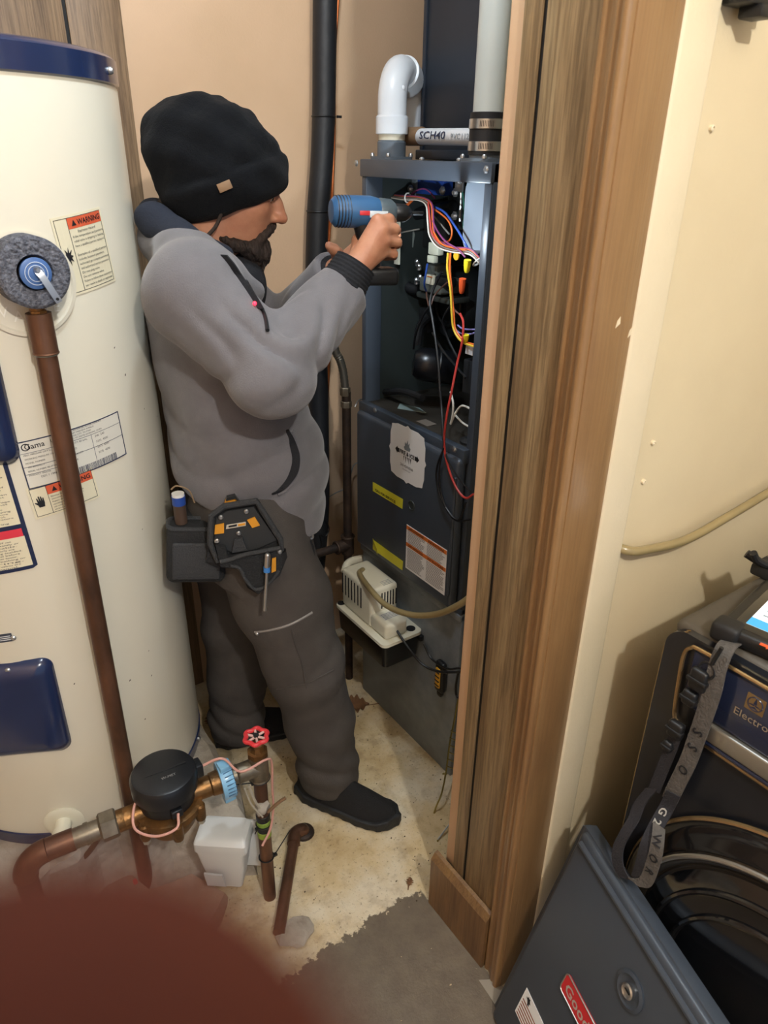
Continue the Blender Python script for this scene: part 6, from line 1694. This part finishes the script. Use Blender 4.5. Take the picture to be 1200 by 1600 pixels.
# plaster anchors in the laundry wall
for (u, v), lab in (((1019, 691), 'upper small plastic anchor in the cream wall'), ((1004, 752), 'lower small plastic anchor in the cream wall'), ((1110, 200), 'lone high plastic anchor in the cream wall')):
    p = on(u, v, 'y', .6095)
    tag(link('wall_anchor', J(lathe([(.0042, 0), (.004, .004), (.002, .005), (.0018, .002), (0, .002)], p, (0, -1, 0), 12)), WHITEW), lab, 'wall anchor', 'anchors in the cream wall')
# dark bracket at the very top of the laundry wall
tpp = on(1165, -6, 'y', .60)
tag(link('wall_bracket', J(bx(tpp[0] - .035, tpp[0] + .03, .575, .609, tpp[2] - .012, tpp[2] + .03, .004), bx(tpp[0] - .01, tpp[0] + .02, .57, .60, tpp[2] - .024, tpp[2] - .01, .003)), BLACKP), 'dark bracket at the top of the cream wall', 'bracket')
# chips in the casing edge and pencil marks
chp = []
for u, v in ((966, 505), (985, 520)):
    p = on(u, v, 'y', .603)
    chp.append(prism([(p[0] - .004, p[2] - .006), (p[0] + .004, p[2] - .001), (p[0] + .003, p[2] + .008), (p[0] - .002, p[2] + .003)], frame((0, .6036, 0), (1, 0, 0), (0, 0, 1)), .0008))
link('paint_chips', J(*chp), WHITEW, bpy.data.objects['trim_4'], smooth=False, kind='stuff')
# bare bulb that lights the room
bl_ = thing('ceiling_bulb', 'bare bulb in a ceiling holder above the laundry', 'lamp', (.12, -.80, 2.46))
link('holder', lathe([(.05, .20), (.05, .18), (.03, .15), (.022, .075), (.0, .075)], (.12, -.80, 2.46), (0, 0, 1), 24), WHITEP, bl_)
link('glass', lathe([(.0, .040), (.014, .042), (.024, .050), (.026, .060), (.016, .075)], (.12, -.80, 2.46), (0, 0, 1), 24), M('lit_glass', 'fff4e0', .3, emit=8), bl_)

cb2 = thing('closet_bulb', 'bare cool bulb in a ceiling holder over the furnace corner', 'lamp', (.52, .92, 2.44))
link('holder', lathe([(.05, .22), (.05, .20), (.03, .19), (.022, .075), (.0, .075)], (.52, .92, 2.44), (0, 0, 1), 24), WHITEP, cb2)
link('glass', lathe([(.0, .040), (.014, .042), (.024, .050), (.026, .060), (.016, .075)], (.52, .92, 2.44), (0, 0, 1), 24), M('lit_cool_glass', 'e6f2ff', .3, emit=8), cb2)
# ============================================================ THE PHOTOGRAPHER'S FINGER IN FRONT OF THE LENS
def cam_pt(u, v, dist): return EYE + ((u - 600) * _R - (v - 800) * _U + FPX * _F) / FPX * dist
FSK = M('finger_skin_shaded', '5a2c20', .85, sss=.1, spec=.15, col2='46231a', vs=60, bump=.03, bs=500)  # even skin tone darkened so the finger looks shaded
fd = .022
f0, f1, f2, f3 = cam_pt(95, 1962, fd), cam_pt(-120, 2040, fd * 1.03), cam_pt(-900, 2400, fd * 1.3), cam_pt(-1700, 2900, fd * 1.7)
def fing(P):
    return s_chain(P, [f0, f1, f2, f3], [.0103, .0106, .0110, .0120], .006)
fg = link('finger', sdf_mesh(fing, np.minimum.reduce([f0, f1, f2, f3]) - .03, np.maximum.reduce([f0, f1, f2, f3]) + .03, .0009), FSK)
tag(fg, 'blurred close-up fingertip covering the lower left corner', 'finger')
# phone behind the lens, out of view, added and sized to shade the finger
PHF = (EYE - _F * .0035, np.stack([_R, _U, -_F]))
ph = thing('smartphone', 'black smartphone out of view behind the lens, added to shade the finger', 'phone', EYE - _U * .135 - _F * .008)
link('body', tf(bx(-.046, .030, -.125, .026, .0, .008, .003, 3), PHF), BLACKP, ph)
link('screen', tf(bx(-.044, .028, -.122, .023, .0078, .0084), PHF), GLOSS, ph)
link('lens_ring', tf(lathe([(.0062, 0), (.0068, .0), (.0068, -.0012), (.0062, -.0012)], (0, 0, 0), (0, 0, 1), 24), PHF), BLACKP, ph)
